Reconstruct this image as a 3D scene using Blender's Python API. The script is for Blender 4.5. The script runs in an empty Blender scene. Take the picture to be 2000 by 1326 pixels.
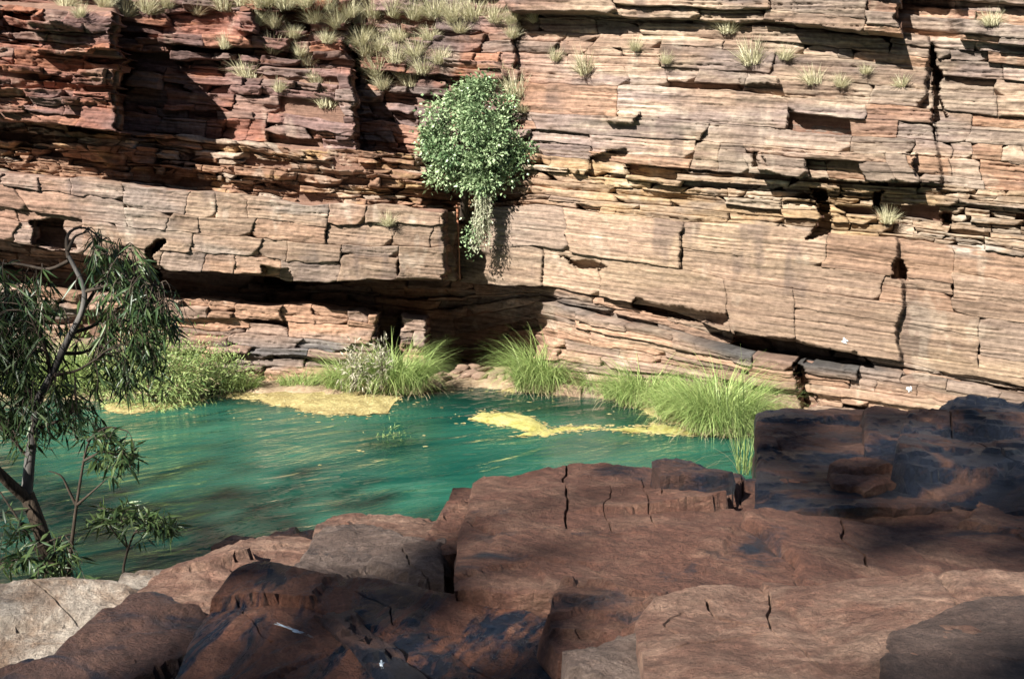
import bpy, math, random
import numpy as np
from mathutils import Vector
from mathutils.geometry import delaunay_2d_cdt

random.seed(7)
RNG = np.random.default_rng(11)
SC = bpy.context.scene
COL = SC.collection

# ------------------------------------------------------------------ camera
CAM_H = 4.75
PITCH = math.radians(9.13)
cam_d = bpy.data.cameras.new('camera')
cam_d.lens = 35.0
cam_d.sensor_width = 36.0
cam_d.clip_end = 500
cam = bpy.data.objects.new('camera', cam_d)
COL.objects.link(cam)
cam.location = (0, 0, CAM_H)
cam.rotation_euler = (math.pi / 2 - PITCH, 0, 0)
SC.camera = cam

# ------------------------------------------------------------------ light
SUN = Vector((0.58, 0.72, -0.70)).normalized()          # the way the light travels
world = bpy.data.worlds.new('World')
SC.world = world
world.use_nodes = True
wn = world.node_tree
bg = wn.nodes['Background']
sky = wn.nodes.new('ShaderNodeTexSky')
sky.sky_type = 'NISHITA'
sky.sun_disc = False
sky.sun_elevation = math.asin(-SUN.z)
sky.sun_rotation = math.atan2(-SUN.x, -SUN.y)
wn.links.new(sky.outputs[0], bg.inputs[0])
bg.inputs[1].default_value = 0.05
sd = bpy.data.lights.new('sun', 'SUN')
sd.energy = 5.0
sd.angle = math.radians(0.53)
sd.color = (1.0, 0.965, 0.89)
sun = bpy.data.objects.new('sun', sd)
COL.objects.link(sun)
sun.rotation_euler = SUN.to_track_quat('-Z', 'Y').to_euler()
sun.location = (-20, -20, 30)
vs = SC.view_settings
vs.view_transform = 'Standard'
vs.look = 'None'
vs.gamma = 1.0
vs.use_curve_mapping = False
vs.exposure = 1.48
SC.cycles.max_bounces = 6
SC.cycles.diffuse_bounces = 1
SC.cycles.transparent_max_bounces = 12

# ------------------------------------------------------------------ helpers
F = 2000 * 35 / 36.0
SP, CP = math.sin(PITCH), math.cos(PITCH)


def ray(px, py):
    """direction (not normalised) seen at a photo pixel; arrays allowed"""
    cx = (np.asarray(px, float) - 1000) / F
    cy = (663 - np.asarray(py, float)) / F
    return cx, CP + cy * SP, -SP + cy * CP


def at_y(px, py, Y):
    dx, dy, dz = ray(px, py)
    t = Y / dy
    return np.stack(np.broadcast_arrays(dx * t, dy * t, CAM_H + dz * t), -1)


def at_z(px, py, z=0.0, gx=0.0, gy=0.0):
    """meets the plane height = z + gx*x + gy*(y-5)"""
    dx, dy, dz = ray(px, py)
    t = (z - 5 * gy - CAM_H) / (dz - gx * dx - gy * dy)
    return np.stack(np.broadcast_arrays(dx * t, dy * t, CAM_H + dz * t), -1)


def hsh(ix, iy, seed):
    n = (ix.astype(np.int64) * 374761393 + iy.astype(np.int64) * 668265263 + seed * 974711) & 0xffffffff
    n = ((n ^ (n >> 13)) * 1274126177) & 0xffffffff
    n = ((n ^ (n >> 15)) * 668265263) & 0xffffffff
    return ((n ^ (n >> 16)) & 0xffffff) / float(0xffffff)


def vn(x, y, seed=0):
    x = np.asarray(x, float); y = np.asarray(y, float)
    x, y = np.broadcast_arrays(x, y)
    ix = np.floor(x); iy = np.floor(y)
    fx = x - ix; fy = y - iy
    fx = fx * fx * (3 - 2 * fx); fy = fy * fy * (3 - 2 * fy)
    a = hsh(ix, iy, seed); b = hsh(ix + 1, iy, seed)
    c = hsh(ix, iy + 1, seed); d = hsh(ix + 1, iy + 1, seed)
    return (a + (b - a) * fx) * (1 - fy) + (c + (d - c) * fx) * fy


def fbm(x, y, seed=0, octv=4):
    v = 0; a = 0.5; s = 0
    for o in range(octv):
        v = v + a * vn(np.asarray(x) * 2 ** o, np.asarray(y) * 2 ** o, seed + o * 17); s += a; a *= 0.55
    return v / s


def sstep(a, b, x):
    t = np.clip((x - a) / (b - a), 0, 1)
    return t * t * (3 - 2 * t)


def make_mesh(name, verts, quads=None, tris=None, smooth=False):
    """fast mesh from arrays"""
    me = bpy.data.meshes.new(name)
    verts = np.asarray(verts, np.float32)
    nq = 0 if quads is None or len(quads) == 0 else len(quads)
    nt = 0 if tris is None or len(tris) == 0 else len(tris)
    me.vertices.add(len(verts))
    me.vertices.foreach_set('co', verts.ravel())
    loops = []
    starts = []
    if nq:
        loops.append(np.asarray(quads, np.int32).ravel())
        starts.append(np.arange(nq) * 4)
    if nt:
        loops.append(np.asarray(tris, np.int32).ravel())
        starts.append(nq * 4 + np.arange(nt) * 3)
    loops = np.concatenate(loops)
    starts = np.concatenate(starts).astype(np.int32)
    me.loops.add(len(loops))
    me.loops.foreach_set('vertex_index', loops)
    me.polygons.add(nq + nt)
    me.polygons.foreach_set('loop_start', starts)
    if smooth:
        me.polygons.foreach_set('use_smooth', np.ones(nq + nt, bool))
    me.update(calc_edges=True)
    me.validate()
    return me


def set_color(me, cols, name='tint'):
    at = me.color_attributes.new(name, 'FLOAT_COLOR', 'POINT')
    c = np.ones((len(me.vertices), 4), np.float32)
    c[:, :3] = cols
    at.data.foreach_set('color', c.ravel())


def link(name, me, mat, parent=None, **props):
    o = bpy.data.objects.new(name, me)
    COL.objects.link(o)
    if me is not None and mat is not None:
        if len(me.materials) == 0:
            me.materials.append(mat)
    if parent is not None:
        o.parent = parent
    for k, v in props.items():
        o[k] = v
    return o


def empty(name, loc, **props):
    o = bpy.data.objects.new(name, None)
    COL.objects.link(o)
    o.location = loc
    for k, v in props.items():
        o[k] = v
    return o


class Geo:
    """collects pieces of geometry that end up as one mesh"""
    def __init__(s):
        s.v = []; s.q = []; s.t = []; s.c = []; s.n = 0

    def add(s, verts, quads=None, tris=None, col=None):
        verts = np.asarray(verts, float).reshape(-1, 3)
        if quads is not None and len(quads):
            s.q.append(np.asarray(quads) + s.n)
        if tris is not None and len(tris):
            s.t.append(np.asarray(tris) + s.n)
        s.v.append(verts)
        if col is not None:
            col = np.broadcast_to(np.asarray(col, float), verts.shape)
            s.c.append(col)
        s.n += len(verts)

    def mesh(s, name, smooth=False, origin=None):
        v = np.concatenate(s.v)
        if origin is not None:
            v = v - np.asarray(origin)
        me = make_mesh(name, v, np.concatenate(s.q) if s.q else None, np.concatenate(s.t) if s.t else None, smooth)
        if s.c:
            set_color(me, np.concatenate(s.c))
        return me


# ------------------------------------------------------------------ materials
def nodes_of(name):
    m = bpy.data.materials.new(name)
    m.use_nodes = True
    nt = m.node_tree
    b = nt.nodes['Principled BSDF']
    return m, nt, b


def N(nt, typ, **kw):
    n = nt.nodes.new('ShaderNode' + typ)
    for k, v in kw.items():
        if k in ('operation', 'blend_type', 'data_type', 'noise_dimensions', 'feature', 'distance', 'bands_direction', 'wave_type', 'attribute_name'):
            setattr(n, k, v)
        else:
            n.inputs[k].default_value = v
    return n


def mixc(nt, fac, a, b, mode='MIX'):
    m = nt.nodes.new('ShaderNodeMix')
    m.data_type = 'RGBA'
    m.blend_type = mode
    for sock, val in ((0, fac), (6, a), (7, b)):
        if hasattr(val, 'is_output') or hasattr(val, 'links'):
            nt.links.new(val, m.inputs[sock])
        else:
            m.inputs[sock].default_value = val if sock == 0 else (*val, 1)
    return m.outputs[2]


def ramp(nt, src, p0, p1, c0=(0, 0, 0), c1=(1, 1, 1)):
    r = nt.nodes.new('ShaderNodeValToRGB')
    r.color_ramp.elements[0].position = p0
    r.color_ramp.elements[1].position = p1
    r.color_ramp.elements[0].color = (*c0, 1)
    r.color_ramp.elements[1].color = (*c1, 1)
    nt.links.new(src, r.inputs[0])
    return r.outputs[0]


def coords(nt, scale=(1, 1, 1), rot=(0, 0, 0), kind='Position'):
    g = nt.nodes.new('ShaderNodeNewGeometry')
    ro = nt.nodes.new('ShaderNodeMapping')
    ro.inputs['Rotation'].default_value = rot
    nt.links.new(g.outputs['Position'], ro.inputs[0])
    mp = nt.nodes.new('ShaderNodeMapping')
    mp.inputs['Scale'].default_value = scale
    nt.links.new(ro.outputs[0], mp.inputs[0])
    return mp.outputs[0]


def noise(nt, vec, scale, detail=4, rough=0.55, dist=0.0):
    n = nt.nodes.new('ShaderNodeTexNoise')
    n.inputs['Scale'].default_value = scale
    n.inputs['Detail'].default_value = detail
    n.inputs['Roughness'].default_value = rough
    n.inputs['Distortion'].default_value = dist
    nt.links.new(vec, n.inputs['Vector'])
    return n.outputs[0]


def bump(nt, b, height, strength, dist):
    n = nt.nodes.new('ShaderNodeBump')
    n.inputs['Strength'].default_value = strength
    n.inputs['Distance'].default_value = dist
    nt.links.new(height, n.inputs['Height'])
    nt.links.new(n.outputs[0], b.inputs['Normal'])
    return n


def mat_cliff():
    m, nt, b = nodes_of('banded_cliff_rock')
    at = nt.nodes.new('ShaderNodeVertexColor'); at.layer_name = 'tint'
    lam = noise(nt, coords(nt, (0.6, 0.6, 16), (0, math.radians(-5), 0)), 1.6, 5, 0.62, 0.4)
    gr = noise(nt, coords(nt), 9, 6, 0.65)
    c = mixc(nt, 1.0, at.outputs[0], ramp(nt, lam, 0.3, 0.72, (0.60, 0.58, 0.58), (1.30, 1.28, 1.24)), 'MULTIPLY')
    c = mixc(nt, 1.0, c, ramp(nt, gr, 0.3, 0.7, (0.72, 0.70, 0.68), (1.25, 1.25, 1.24)), 'MULTIPLY')
    nt.links.new(c, b.inputs['Base Color'])
    b.inputs['Roughness'].default_value = 0.85
    b.inputs['Specular IOR Level'].default_value = 0.25
    ad = N(nt, 'Math', operation='ADD')
    nt.links.new(lam, ad.inputs[0]); nt.links.new(gr, ad.inputs[1])
    bump(nt, b, ad.outputs[0], 0.55, 0.035)
    return m


def mat_slab(name, base, pale, dark, dark_amt=0.45, pale_amt=0.5, gloss=0.45, rot=0.0, seed=0.0, dscale=1.1, dst=(1, 1.7, 1.7)):
    """worn ironstone: warm body, pale scuffs and dark varnish in patches, any blue in it painted sky reflection"""
    m, nt, b = nodes_of(name)
    v = coords(nt, (1.0, 1.7, 1.7), (0, 0, rot))
    off = nt.nodes.new('ShaderNodeVectorMath'); off.operation = 'ADD'
    off.inputs[1].default_value = (seed * 3.1, seed * 1.7, seed)
    nt.links.new(v, off.inputs[0])
    v = off.outputs[0]
    n1 = noise(nt, v, 2.6, 12, 0.70, 0.5)
    n2 = noise(nt, coords(nt, dst, (0, 0, rot * .3)), dscale, 11, 0.66, 0.7)
    n3 = noise(nt, coords(nt), 18, 9, 0.78, 0.3)
    n4 = noise(nt, coords(nt, (1, 5, 3), (0, 0, rot + 0.5)), 5, 5, 0.6, 0.3)
    c = mixc(nt, ramp(nt, n1, 0.62 - 0.25 * pale_amt, 0.80 - 0.25 * pale_amt), base, pale)
    c = mixc(nt, 1.0, c, ramp(nt, n4, 0.3, 0.7, (0.7, 0.68, 0.66), (1.22, 1.2, 1.18)), 'MULTIPLY')
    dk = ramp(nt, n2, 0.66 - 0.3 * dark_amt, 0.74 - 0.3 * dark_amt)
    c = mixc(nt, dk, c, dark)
    n5 = noise(nt, coords(nt), 75, 5, 0.75)
    n6 = noise(nt, coords(nt, (0.5, 9, 6), (0, 0, rot - 0.6)), 3.0, 4, 0.6, 0.8)
    vein = ramp(nt, n6, 0.66, 0.74, (0, 0, 0), (.45, .45, .45))
    c = mixc(nt, vein, c, tuple(min(.6, q * 1.25) for q in pale))
    c = mixc(nt, 1.0, c, ramp(nt, n3, 0.34, 0.66, (0.60, 0.58, 0.57), (1.42, 1.42, 1.40)), 'MULTIPLY')
    c = mixc(nt, 1.0, c, ramp(nt, n5, 0.28, 0.72, (0.6, 0.59, 0.58), (1.42, 1.42, 1.42)), 'MULTIPLY')
    nt.links.new(c, b.inputs['Base Color'])
    rg = ramp(nt, dk, 0.0, 1.0, (0.72,) * 3, (gloss,) * 3)
    nt.links.new(rg, b.inputs['Roughness'])
    b.inputs['Specular IOR Level'].default_value = 0.35
    ad = N(nt, 'Math', operation='MULTIPLY_ADD')
    nt.links.new(n3, ad.inputs[0]); ad.inputs[1].default_value = 0.5
    nt.links.new(n1, ad.inputs[2])
    ad2 = N(nt, 'Math', operation='MULTIPLY_ADD')
    nt.links.new(n5, ad2.inputs[0]); ad2.inputs[1].default_value = 0.16
    nt.links.new(ad.outputs[0], ad2.inputs[2])
    bump(nt, b, ad2.outputs[0], 1.0, 0.10)
    return m


def mat_leaf(name, c0, c1, rough=0.5, trans=0.25, spec=0.4):
    m, nt, b = nodes_of(name)
    at = nt.nodes.new('ShaderNodeVertexColor'); at.layer_name = 'tint'
    sep = nt.nodes.new('ShaderNodeSeparateColor')
    nt.links.new(at.outputs[0], sep.inputs[0])
    c = mixc(nt, sep.outputs[0], c0, c1)
    dead = ramp(nt, sep.outputs[1], 0.995, 1.0)
    c = mixc(nt, dead, c, (0.42, 0.34, 0.20))
    nt.links.new(c, b.inputs['Base Color'])
    b.inputs['Roughness'].default_value = rough
    b.inputs['Specular IOR Level'].default_value = spec
    tr = nt.nodes.new('ShaderNodeBsdfTranslucent')
    nt.links.new(c, tr.inputs[0])
    mx = nt.nodes.new('ShaderNodeMixShader')
    mx.inputs[0].default_value = trans
    nt.links.new(b.outputs[0], mx.inputs[1]); nt.links.new(tr.outputs[0], mx.inputs[2])
    nt.links.new(mx.outputs[0], nt.nodes['Material Output'].inputs[0])
    return m


def mat_plain(name, c0, c1, scale=6, rough=0.8, bmp=0.4, stretch=(1, 1, 1), bdist=0.02):
    m, nt, b = nodes_of(name)
    n = noise(nt, coords(nt, stretch), scale, 6, 0.6, 0.3)
    nt.links.new(ramp(nt, n, 0.3, 0.7, c0, c1), b.inputs['Base Color'])
    b.inputs['Roughness'].default_value = rough
    b.inputs['Specular IOR Level'].default_value = 0.25
    bump(nt, b, n, bmp, bdist)
    return m


def mat_algae(name, a, b_, c_):
    m, nt, b = nodes_of(name)
    n1 = noise(nt, coords(nt), 2.2, 6, .65, .8)
    n2 = noise(nt, coords(nt), 16, 5, .7)
    c = mixc(nt, ramp(nt, n1, .38, .62), a, b_)
    c = mixc(nt, ramp(nt, n2, .55, .68), c, c_)
    c = mixc(nt, 1.0, c, ramp(nt, n2, .25, .7, (.6, .6, .6), (1.25, 1.25, 1.25)), 'MULTIPLY')
    nt.links.new(c, b.inputs['Base Color'])
    b.inputs['Roughness'].default_value = .65
    bump(nt, b, n2, .9, .05)
    return m


def mat_water():
    m, nt, b = nodes_of('turquoise_water')
    at = nt.nodes.new('ShaderNodeVertexColor'); at.layer_name = 'tint'
    sep = nt.nodes.new('ShaderNodeSeparateColor')
    nt.links.new(at.outputs[0], sep.inputs[0])
    cl = noise(nt, coords(nt, (0.35, 1.0, 1), (0, 0, math.radians(-20))), 0.8, 5, 0.6, 0.8)
    body = ramp(nt, cl, 0.3, 0.75, (0.003, 0.046, 0.035), (0.026, 0.122, 0.080))
    df = nt.nodes.new('ShaderNodeBsdfDiffuse')
    nt.links.new(body, df.inputs[0])
    tp = nt.nodes.new('ShaderNodeBsdfTransparent')
    tp.inputs[0].default_value = (0.45, 0.72, 0.55, 1)
    mx = nt.nodes.new('ShaderNodeMixShader')
    nt.links.new(sep.outputs[0], mx.inputs[0])
    nt.links.new(tp.outputs[0], mx.inputs[1]); nt.links.new(df.outputs[0], mx.inputs[2])
    gl = nt.nodes.new('ShaderNodeBsdfGlossy')
    gl.inputs['Roughness'].default_value = 0.03
    gl.inputs['Color'].default_value = (1, 1, 1, 1)
    r1 = noise(nt, coords(nt, (1.0, 2.3, 1), (0, 0, math.radians(-38))), 3.4, 4, 0.6, 0.5)
    r2 = noise(nt, coords(nt, (0.8, 1.8, 1), (0, 0, math.radians(-32))), 1.1, 3, 0.5, 0.5)
    ad = N(nt, 'Math', operation='MULTIPLY_ADD')
    pat = ramp(nt, noise(nt, coords(nt, (.5, 1, 1), (0, 0, math.radians(-30))), .35, 3, .5, .6), .42, .62, (.05, .05, .05), (.42, .42, .42))
    nt.links.new(r1, ad.inputs[0]); nt.links.new(pat, ad.inputs[1])
    nt.links.new(r2, ad.inputs[2])
    bp = nt.nodes.new('ShaderNodeBump')
    bp.inputs['Strength'].default_value = 0.55
    bp.inputs['Distance'].default_value = 0.13
    nt.links.new(ad.outputs[0], bp.inputs['Height'])
    nt.links.new(bp.outputs[0], gl.inputs['Normal'])
    fr = nt.nodes.new('ShaderNodeFresnel'); fr.inputs[0].default_value = 1.33
    nt.links.new(bp.outputs[0], fr.inputs['Normal'])
    mo = nt.nodes.new('ShaderNodeMixShader')
    nt.links.new(fr.outputs[0], mo.inputs[0])
    nt.links.new(mx.outputs[0], mo.inputs[1]); nt.links.new(gl.outputs[0], mo.inputs[2])
    nt.links.new(mo.outputs[0], nt.nodes['Material Output'].inputs[0])
    nt.nodes.remove(b)
    return m


M_CLIFF = mat_cliff()
M_WATER = mat_water()
M_BED = mat_plain('brown_pool_bed', (0.10, 0.085, 0.03), (0.22, 0.17, 0.07), 1.5)
M_SHORE = mat_plain('pink_shore_sediment', (0.20, 0.13, 0.08), (0.34, 0.26, 0.17), 7)
M_ALGAE = mat_algae('yellow_algae', (.26, .195, .07), (.44, .36, .15), (.52, .46, .26))
M_ALGAE2 = mat_algae('bright_yellow_algae', (.28, .25, .055), (.48, .44, .16), (.30, .27, .08))
M_BARK = mat_plain('grey_smooth_bark', (0.045, 0.04, 0.037), (0.14, 0.13, 0.12), 5, 0.7, 0.5, (3, 3, 1))
M_BARKD = mat_plain('dark_rough_bark', (0.03, 0.022, 0.016), (0.09, 0.065, 0.045), 14, 0.9, 0.9, (2, 2, 0.7), 0.03)
M_TWIG = mat_plain('brown_twig', (0.03, 0.022, 0.016), (0.075, 0.055, 0.04), 14, 0.8)
M_FIG = mat_leaf('fig_leaf', (0.075, 0.14, 0.055), (0.44, 0.55, 0.30), 0.36, 0.15, 0.5)
M_VINE = mat_leaf('pale_trailing_leaf', (0.20, 0.22, 0.12), (0.46, 0.47, 0.32), 0.5, 0.2)
M_GUM = mat_leaf('gum_leaf', (0.020, 0.050, 0.018), (0.105, 0.15, 0.048), 0.42, 0.22, 0.45)
M_REED = mat_leaf('green_sedge', (0.10, 0.19, 0.035), (0.48, 0.57, 0.21), 0.5, 0.3)
M_SHRUB = mat_leaf('green_shrub_leaf', (0.08, 0.16, 0.035), (0.46, 0.53, 0.20), 0.5, 0.3)
M_SPIN = mat_leaf('pale_spinifex', (0.36, 0.34, 0.18), (0.74, 0.68, 0.47), 0.6, 0.25)
M_DRY = mat_leaf('dry_grey_leaf', (0.20, 0.18, 0.12), (0.50, 0.46, 0.36), 0.6, 0.2)

# ------------------------------------------------------------------ the far cliff
WX, WY, WS = -1.2, 22.9, 0.44      # bend of the wall, its distance, how fast the right half comes nearer


def wall_hit(px, py):
    dx, dy, dz = ray(px, py)
    r = dx / dy
    Yl = WY
    Yr = (WY + WS * WX) / (1 + WS * r)
    # rounded bend
    Y = np.where(r * Yl < WX, Yl, Yr)
    t = Y / dy
    x = dx * t
    k = sstep(-2.2, -0.2, x)
    nx = -WS * k
    nl = np.sqrt(1 + nx * nx)
    return np.stack([x, dy * t, CAM_H + dz * t], -1), np.stack([nx / nl, -1 / nl, np.zeros_like(x)], -1)


def push(P, n, p):
    """the same sight line met by the wall standing p metres nearer"""
    c0 = np.array([0, 0, CAM_H])
    D = -((P - c0) * n).sum(-1)
    return c0 + (P - c0) * ((D - p) / D)[:, None]


KX = [-400, 0, 300, 600, 880, 1050, 1300, 1450, 1600, 1800, 2000, 2400]
K = [
    [-420, -410, -400, -400, -400, -400, -400, -400, -400, -390, -380, -360],
    [-5, 10, 25, 25, 30, 20, 33, 38, 45, 72, 88, 100],
    [85, 95, 115, 130, 150, 165, 170, 180, 195, 212, 228, 245],
    [220, 235, 262, 290, 310, 300, 330, 340, 350, 358, 375, 395],
    [300, 335, 365, 400, 410, 402, 428, 440, 455, 472, 500, 530],
    [420, 470, 525, 548, 548, 556, 606, 655, 680, 715, 755, 840],
    [530, 560, 580, 600, 628, 590, 650, 690, 712, 735, 778, 865],
    [705, 722, 735, 745, 752, 748, 765, 790, 812, 840, 870, 950],
    [860, 860, 860, 860, 860, 860, 880, 900, 930, 980, 1010, 1100],
]
PZ = [
    [(-400, -.7), (205, -.7), (228, -1.5), (430, -1.4), (520, -.9), (660, -.9), (690, -1.5), (720, -1.6), (760, -1.0), (1000, -.7), (1012, .05), (1300, .35), (1540, .4), (1546, .6), (1752, .9), (1757, -.35), (1855, -.25), (1885, .3), (2400, .4)],
    [(-400, .9), (0, .6), (68, .6), (72, 1.3), (214, 1.3), (219, -1.45), (430, -1.4), (480, -.9), (560, -.8), (690, -.8), (694, -1.35), (760, -1.1), (850, -.5), (1000, -.25), (1005, -.5), (1050, -.35), (1300, -.1), (1806, .05), (1812, -.25), (1830, -.1), (2400, 0)],
    [(-400, 1.0), (0, .95), (225, .95), (230, -1.45), (430, -1.4), (470, -.75), (560, -.2), (688, .15), (692, -1.5), (800, -1.3), (835, -.7), (870, -.6), (1000, -.4), (1060, -.1), (1300, .1), (1800, .15), (1830, .15), (1836, -.1), (2400, 0)],
    [(-400, .1), (0, -.1), (200, -.2), (228, -.7), (300, -1.0), (420, -.8), (450, .05), (690, .25), (830, .2), (850, -.4), (900, -.8), (960, -.5), (1060, 0), (1300, -.05), (1600, -.1), (2400, 0)],
    [(-400, .8), (500, .95), (866, 1.0), (871, -.45), (890, -.5), (893, -1.3), (930, -1.1), (962, -.2), (1100, -.1), (1280, .05), (1395, .1), (1460, .22), (1700, .28), (1755, .28), (1760, 0), (1815, .05), (2400, .05)],
    [(-400, -.8), (300, -1.2), (600, -1.5), (740, -1.7), (800, -2.2), (870, -2.5), (1000, -2.3), (1050, -1.3), (1090, -.2), (1280, -.35), (1430, -.35), (1440, -.5), (1690, -.5), (1700, .05), (2400, .05)],
    [(-400, .2), (420, .2), (570, .25), (735, .2), (740, -1.6), (780, -1.6), (784, -.1), (832, -.1), (836, -2.9), (1000, -2.8), (1045, -2.3), (1066, -.6), (1080, .05), (1300, .2), (1480, .3), (1560, .3), (1566, -.2), (1576, .25), (2400, .3)],
    [(-400, .3), (735, .3), (836, 0), (1040, 0), (1080, .2), (2400, .4)],
]
# pixel outlines where the face is broken out (-) or stands proud (+)
FEAT = [
    ([(62, 428), (128, 432), (140, 470), (138, 486), (66, 482)], -.9),
    ([(1095, 503), (1150, 512), (1188, 520), (1176, 531), (1130, 527)], -.3),
    ([(1806, 92), (1818, 92), (1852, 232), (1836, 240)], -.7),
    ([(1588, 368), (1620, 370), (1622, 460), (1580, 466), (1600, 420)], -.8),
    ([(1714, 372), (1732, 372), (1730, 418), (1712, 416)], -.8),
    ([(1480, 298), (1786, 300), (1786, 357), (1560, 347), (1480, 332)], .33),
    ([(1556, 705), (1580, 712), (1592, 792), (1568, 795)], -.7),
    ([(1748, 500), (1770, 508), (1772, 548), (1742, 545)], -.6),
    ([(298, 470), (318, 468), (308, 500), (312, 545), (288, 545)], -.8),
    ([(514, 518), (574, 522), (576, 565), (512, 560)], -.6),
    ([(682, 40), (698, 40), (702, 172), (684, 172)], -.6),
    ([(1430, 650), (1560, 668), (1680, 690), (1680, 712), (1560, 705), (1430, 680)], -.35),
    ([(1190, 215), (1240, 218), (1240, 238), (1180, 236)], .18),
    ([(1450, 150), (1520, 150), (1520, 166), (1450, 166)], .22),
    ([(1160, 300), (1230, 290), (1225, 330), (1150, 345)], -.25),
    ([(1470, 295), (1500, 300), (1495, 330), (1465, 325)], -.3),
    ([(1840, 410), (1860, 412), (1855, 440), (1838, 438)], -.5),
    ([(560, 20), (600, 20), (600, 60), (560, 58)], -.5),
    ([(460, 15), (500, 15), (505, 70), (470, 60)], .6),
    ([(0, 20), (70, 20), (72, 62), (0, 70)], -.6),
    ([(1240, 585), (1420, 612), (1420, 640), (1240, 603)], -.45),
]


def inpoly(x, y, poly):
    ins = np.zeros(x.shape, bool)
    n = len(poly)
    for i in range(n):
        x0, y0 = poly[i]; x1, y1 = poly[(i + 1) % n]
        if y0 == y1:
            continue
        c = ((y0 > y) != (y1 > y)) & (x < (x1 - x0) * (y - y0) / (y1 - y0) + x0)
        ins ^= c
    return ins


def kline(b, px):
    i = np.clip(np.floor(b).astype(int), 0, 7)
    f = b - i
    ys = np.stack([np.interp(px, KX, k) for k in K])
    idx = np.arange(len(px)) if ys.ndim == 2 else None
    return ys[i, idx] * (1 - f) + ys[i + 1, idx] * f


C = lambda *a: np.array(a, float)
RED, PURP, ORNG, TAN, PINK = C(.27, .135, .10), C(.23, .16, .15), C(.40, .19, .10), C(.40, .30, .22), C(.42, .305, .235)
GREY, OCHR, WHIT, SLATE, BRN = C(.30, .25, .22), C(.46, .31, .15), C(.62, .56, .48), C(.105, .108, .115), C(.29, .20, .15)


def cliff_color(px, py, zone, hb, x, s):
    """rock colour: by bed, by block and by stain; never by light"""
    n = fbm(x * .45, s * 1.6, 31, 4)[:, None]
    n2 = fbm(x * 1.3, s * 7.0, 57, 4)[:, None]
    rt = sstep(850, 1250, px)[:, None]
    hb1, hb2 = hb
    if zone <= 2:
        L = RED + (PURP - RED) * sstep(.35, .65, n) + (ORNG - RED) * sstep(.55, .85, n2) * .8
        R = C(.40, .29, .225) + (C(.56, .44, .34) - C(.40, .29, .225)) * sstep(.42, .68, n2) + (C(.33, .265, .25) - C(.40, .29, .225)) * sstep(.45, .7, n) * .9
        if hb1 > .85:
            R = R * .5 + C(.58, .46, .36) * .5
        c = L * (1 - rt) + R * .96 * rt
        if hb1 > .8:
            c = c * .55 + ORNG * .45
        elif hb1 < .22:
            c = c * .45 + GREY * .5
        c = c * (1.0 + .12 * (hb2 - .5))
    elif zone == 3:
        L = C(.31, .18, .12) + (OCHR - C(.31, .18, .12)) * sstep(.5, .8, n2) * .7
        R = TAN * 1.12 + (OCHR - TAN) * sstep(.45, .7, n) * .6 + (WHIT - TAN) * sstep(.66, .8, n2) * .7 + (GREY - TAN) * sstep(.5, .3, n2) * .8
        c = L * (1 - rt) + R * rt
        if hb1 > .85:
            c = c * .6 + WHIT * .4
    elif zone == 4:
        L = C(.29, .20, .145) + (C(.36, .26, .19) - C(.29, .20, .145)) * sstep(.35, .7, n2) + (GREY * .9 - C(.29, .20, .145)) * sstep(.5, .75, n) * .8
        R = PINK * .95 + (TAN * 1.05 - PINK * .95) * sstep(.4, .65, n) + (BRN * 1.05 - PINK * .95) * sstep(.5, .75, n2) * .7
        c = L * (1 - rt) + R * rt
        redl = sstep(320, 0, px)[:, None]
        c = c * (1 - redl * .6) + C(.36, .20, .15) * redl * .6
    else:
        L = C(.36, .22, .15) + (GREY - C(.36, .22, .15)) * sstep(.45, .7, n)
        R = C(.43, .295, .22) + (TAN - C(.43, .295, .22)) * sstep(.4, .7, n2)
        c = L * (1 - rt) + R * rt
        # a slate-blue bed near the water
        w = np.interp(px, [400, 440, 640, 680, 1060, 1100, 1300, 1420, 1700, 1760, 2000], [0, .9, .9, .2, .3, .8, .5, .95, .95, .55, .4])
        yb = np.interp(px, [400, 640, 1080, 1300, 1450, 1700, 2000], [682, 690, 590, 640, 690, 722, 765])
        k = (w * np.exp(-((py - yb) / 24.0) ** 2))[:, None]
        c = c * (1 - k) + SLATE * (1 + .8 * (n2 - .5)) * k
        if zone == 7:
            c = c * .5 + C(.45, .33, .23) * .5
    if zone >= 4:
        if hb1 > .82:
            c = c * .6 + C(.46, .27, .18) * .4
        elif hb1 < .25:
            c = c * .5 + C(.27, .215, .19) * .5
    # pale streaked bed at the right end
    if zone in (3, 4):
        yb = np.interp(px, [1700, 1800, 2000, 2400], [455, 470, 500, 530])
        k = (sstep(1740, 1850, px) * np.exp(-((py - yb) / 14.0) ** 2) * sstep(.45, .6, n2[:, 0]))[:, None]
        c = c * (1 - k) + C(.70, .66, .62) * k
    if zone in (0, 1, 2, 4):
        st = sstep(.56, .70, fbm(x * 1.9, s * .45, 211, 4))[:, None] * sstep(.35, .6, fbm(x * .5, s * .8, 213, 3))[:, None]
        c = c * (1 - .55 * st) + C(.135, .105, .10) * .55 * st
    ef = sstep(.66, .74, fbm(x * 2.4, s * 1.1, 221, 4))[:, None]
    c = c * (1 - .28 * ef) + C(.62, .54, .45) * .28 * ef
    lm = hsh(np.floor(s * 22 + 1.5 * vn(x * .7, s, 231)), np.floor(x * .8), 233)[:, None]
    c = c * (.78 + .44 * lm)
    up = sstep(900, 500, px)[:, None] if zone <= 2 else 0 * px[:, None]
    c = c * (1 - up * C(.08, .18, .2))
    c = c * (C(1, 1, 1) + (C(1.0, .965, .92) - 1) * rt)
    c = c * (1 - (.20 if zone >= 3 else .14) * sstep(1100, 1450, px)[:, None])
    c = c * (.54 + .24 * hb2)
    return np.clip(c, .015, .6)


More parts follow.
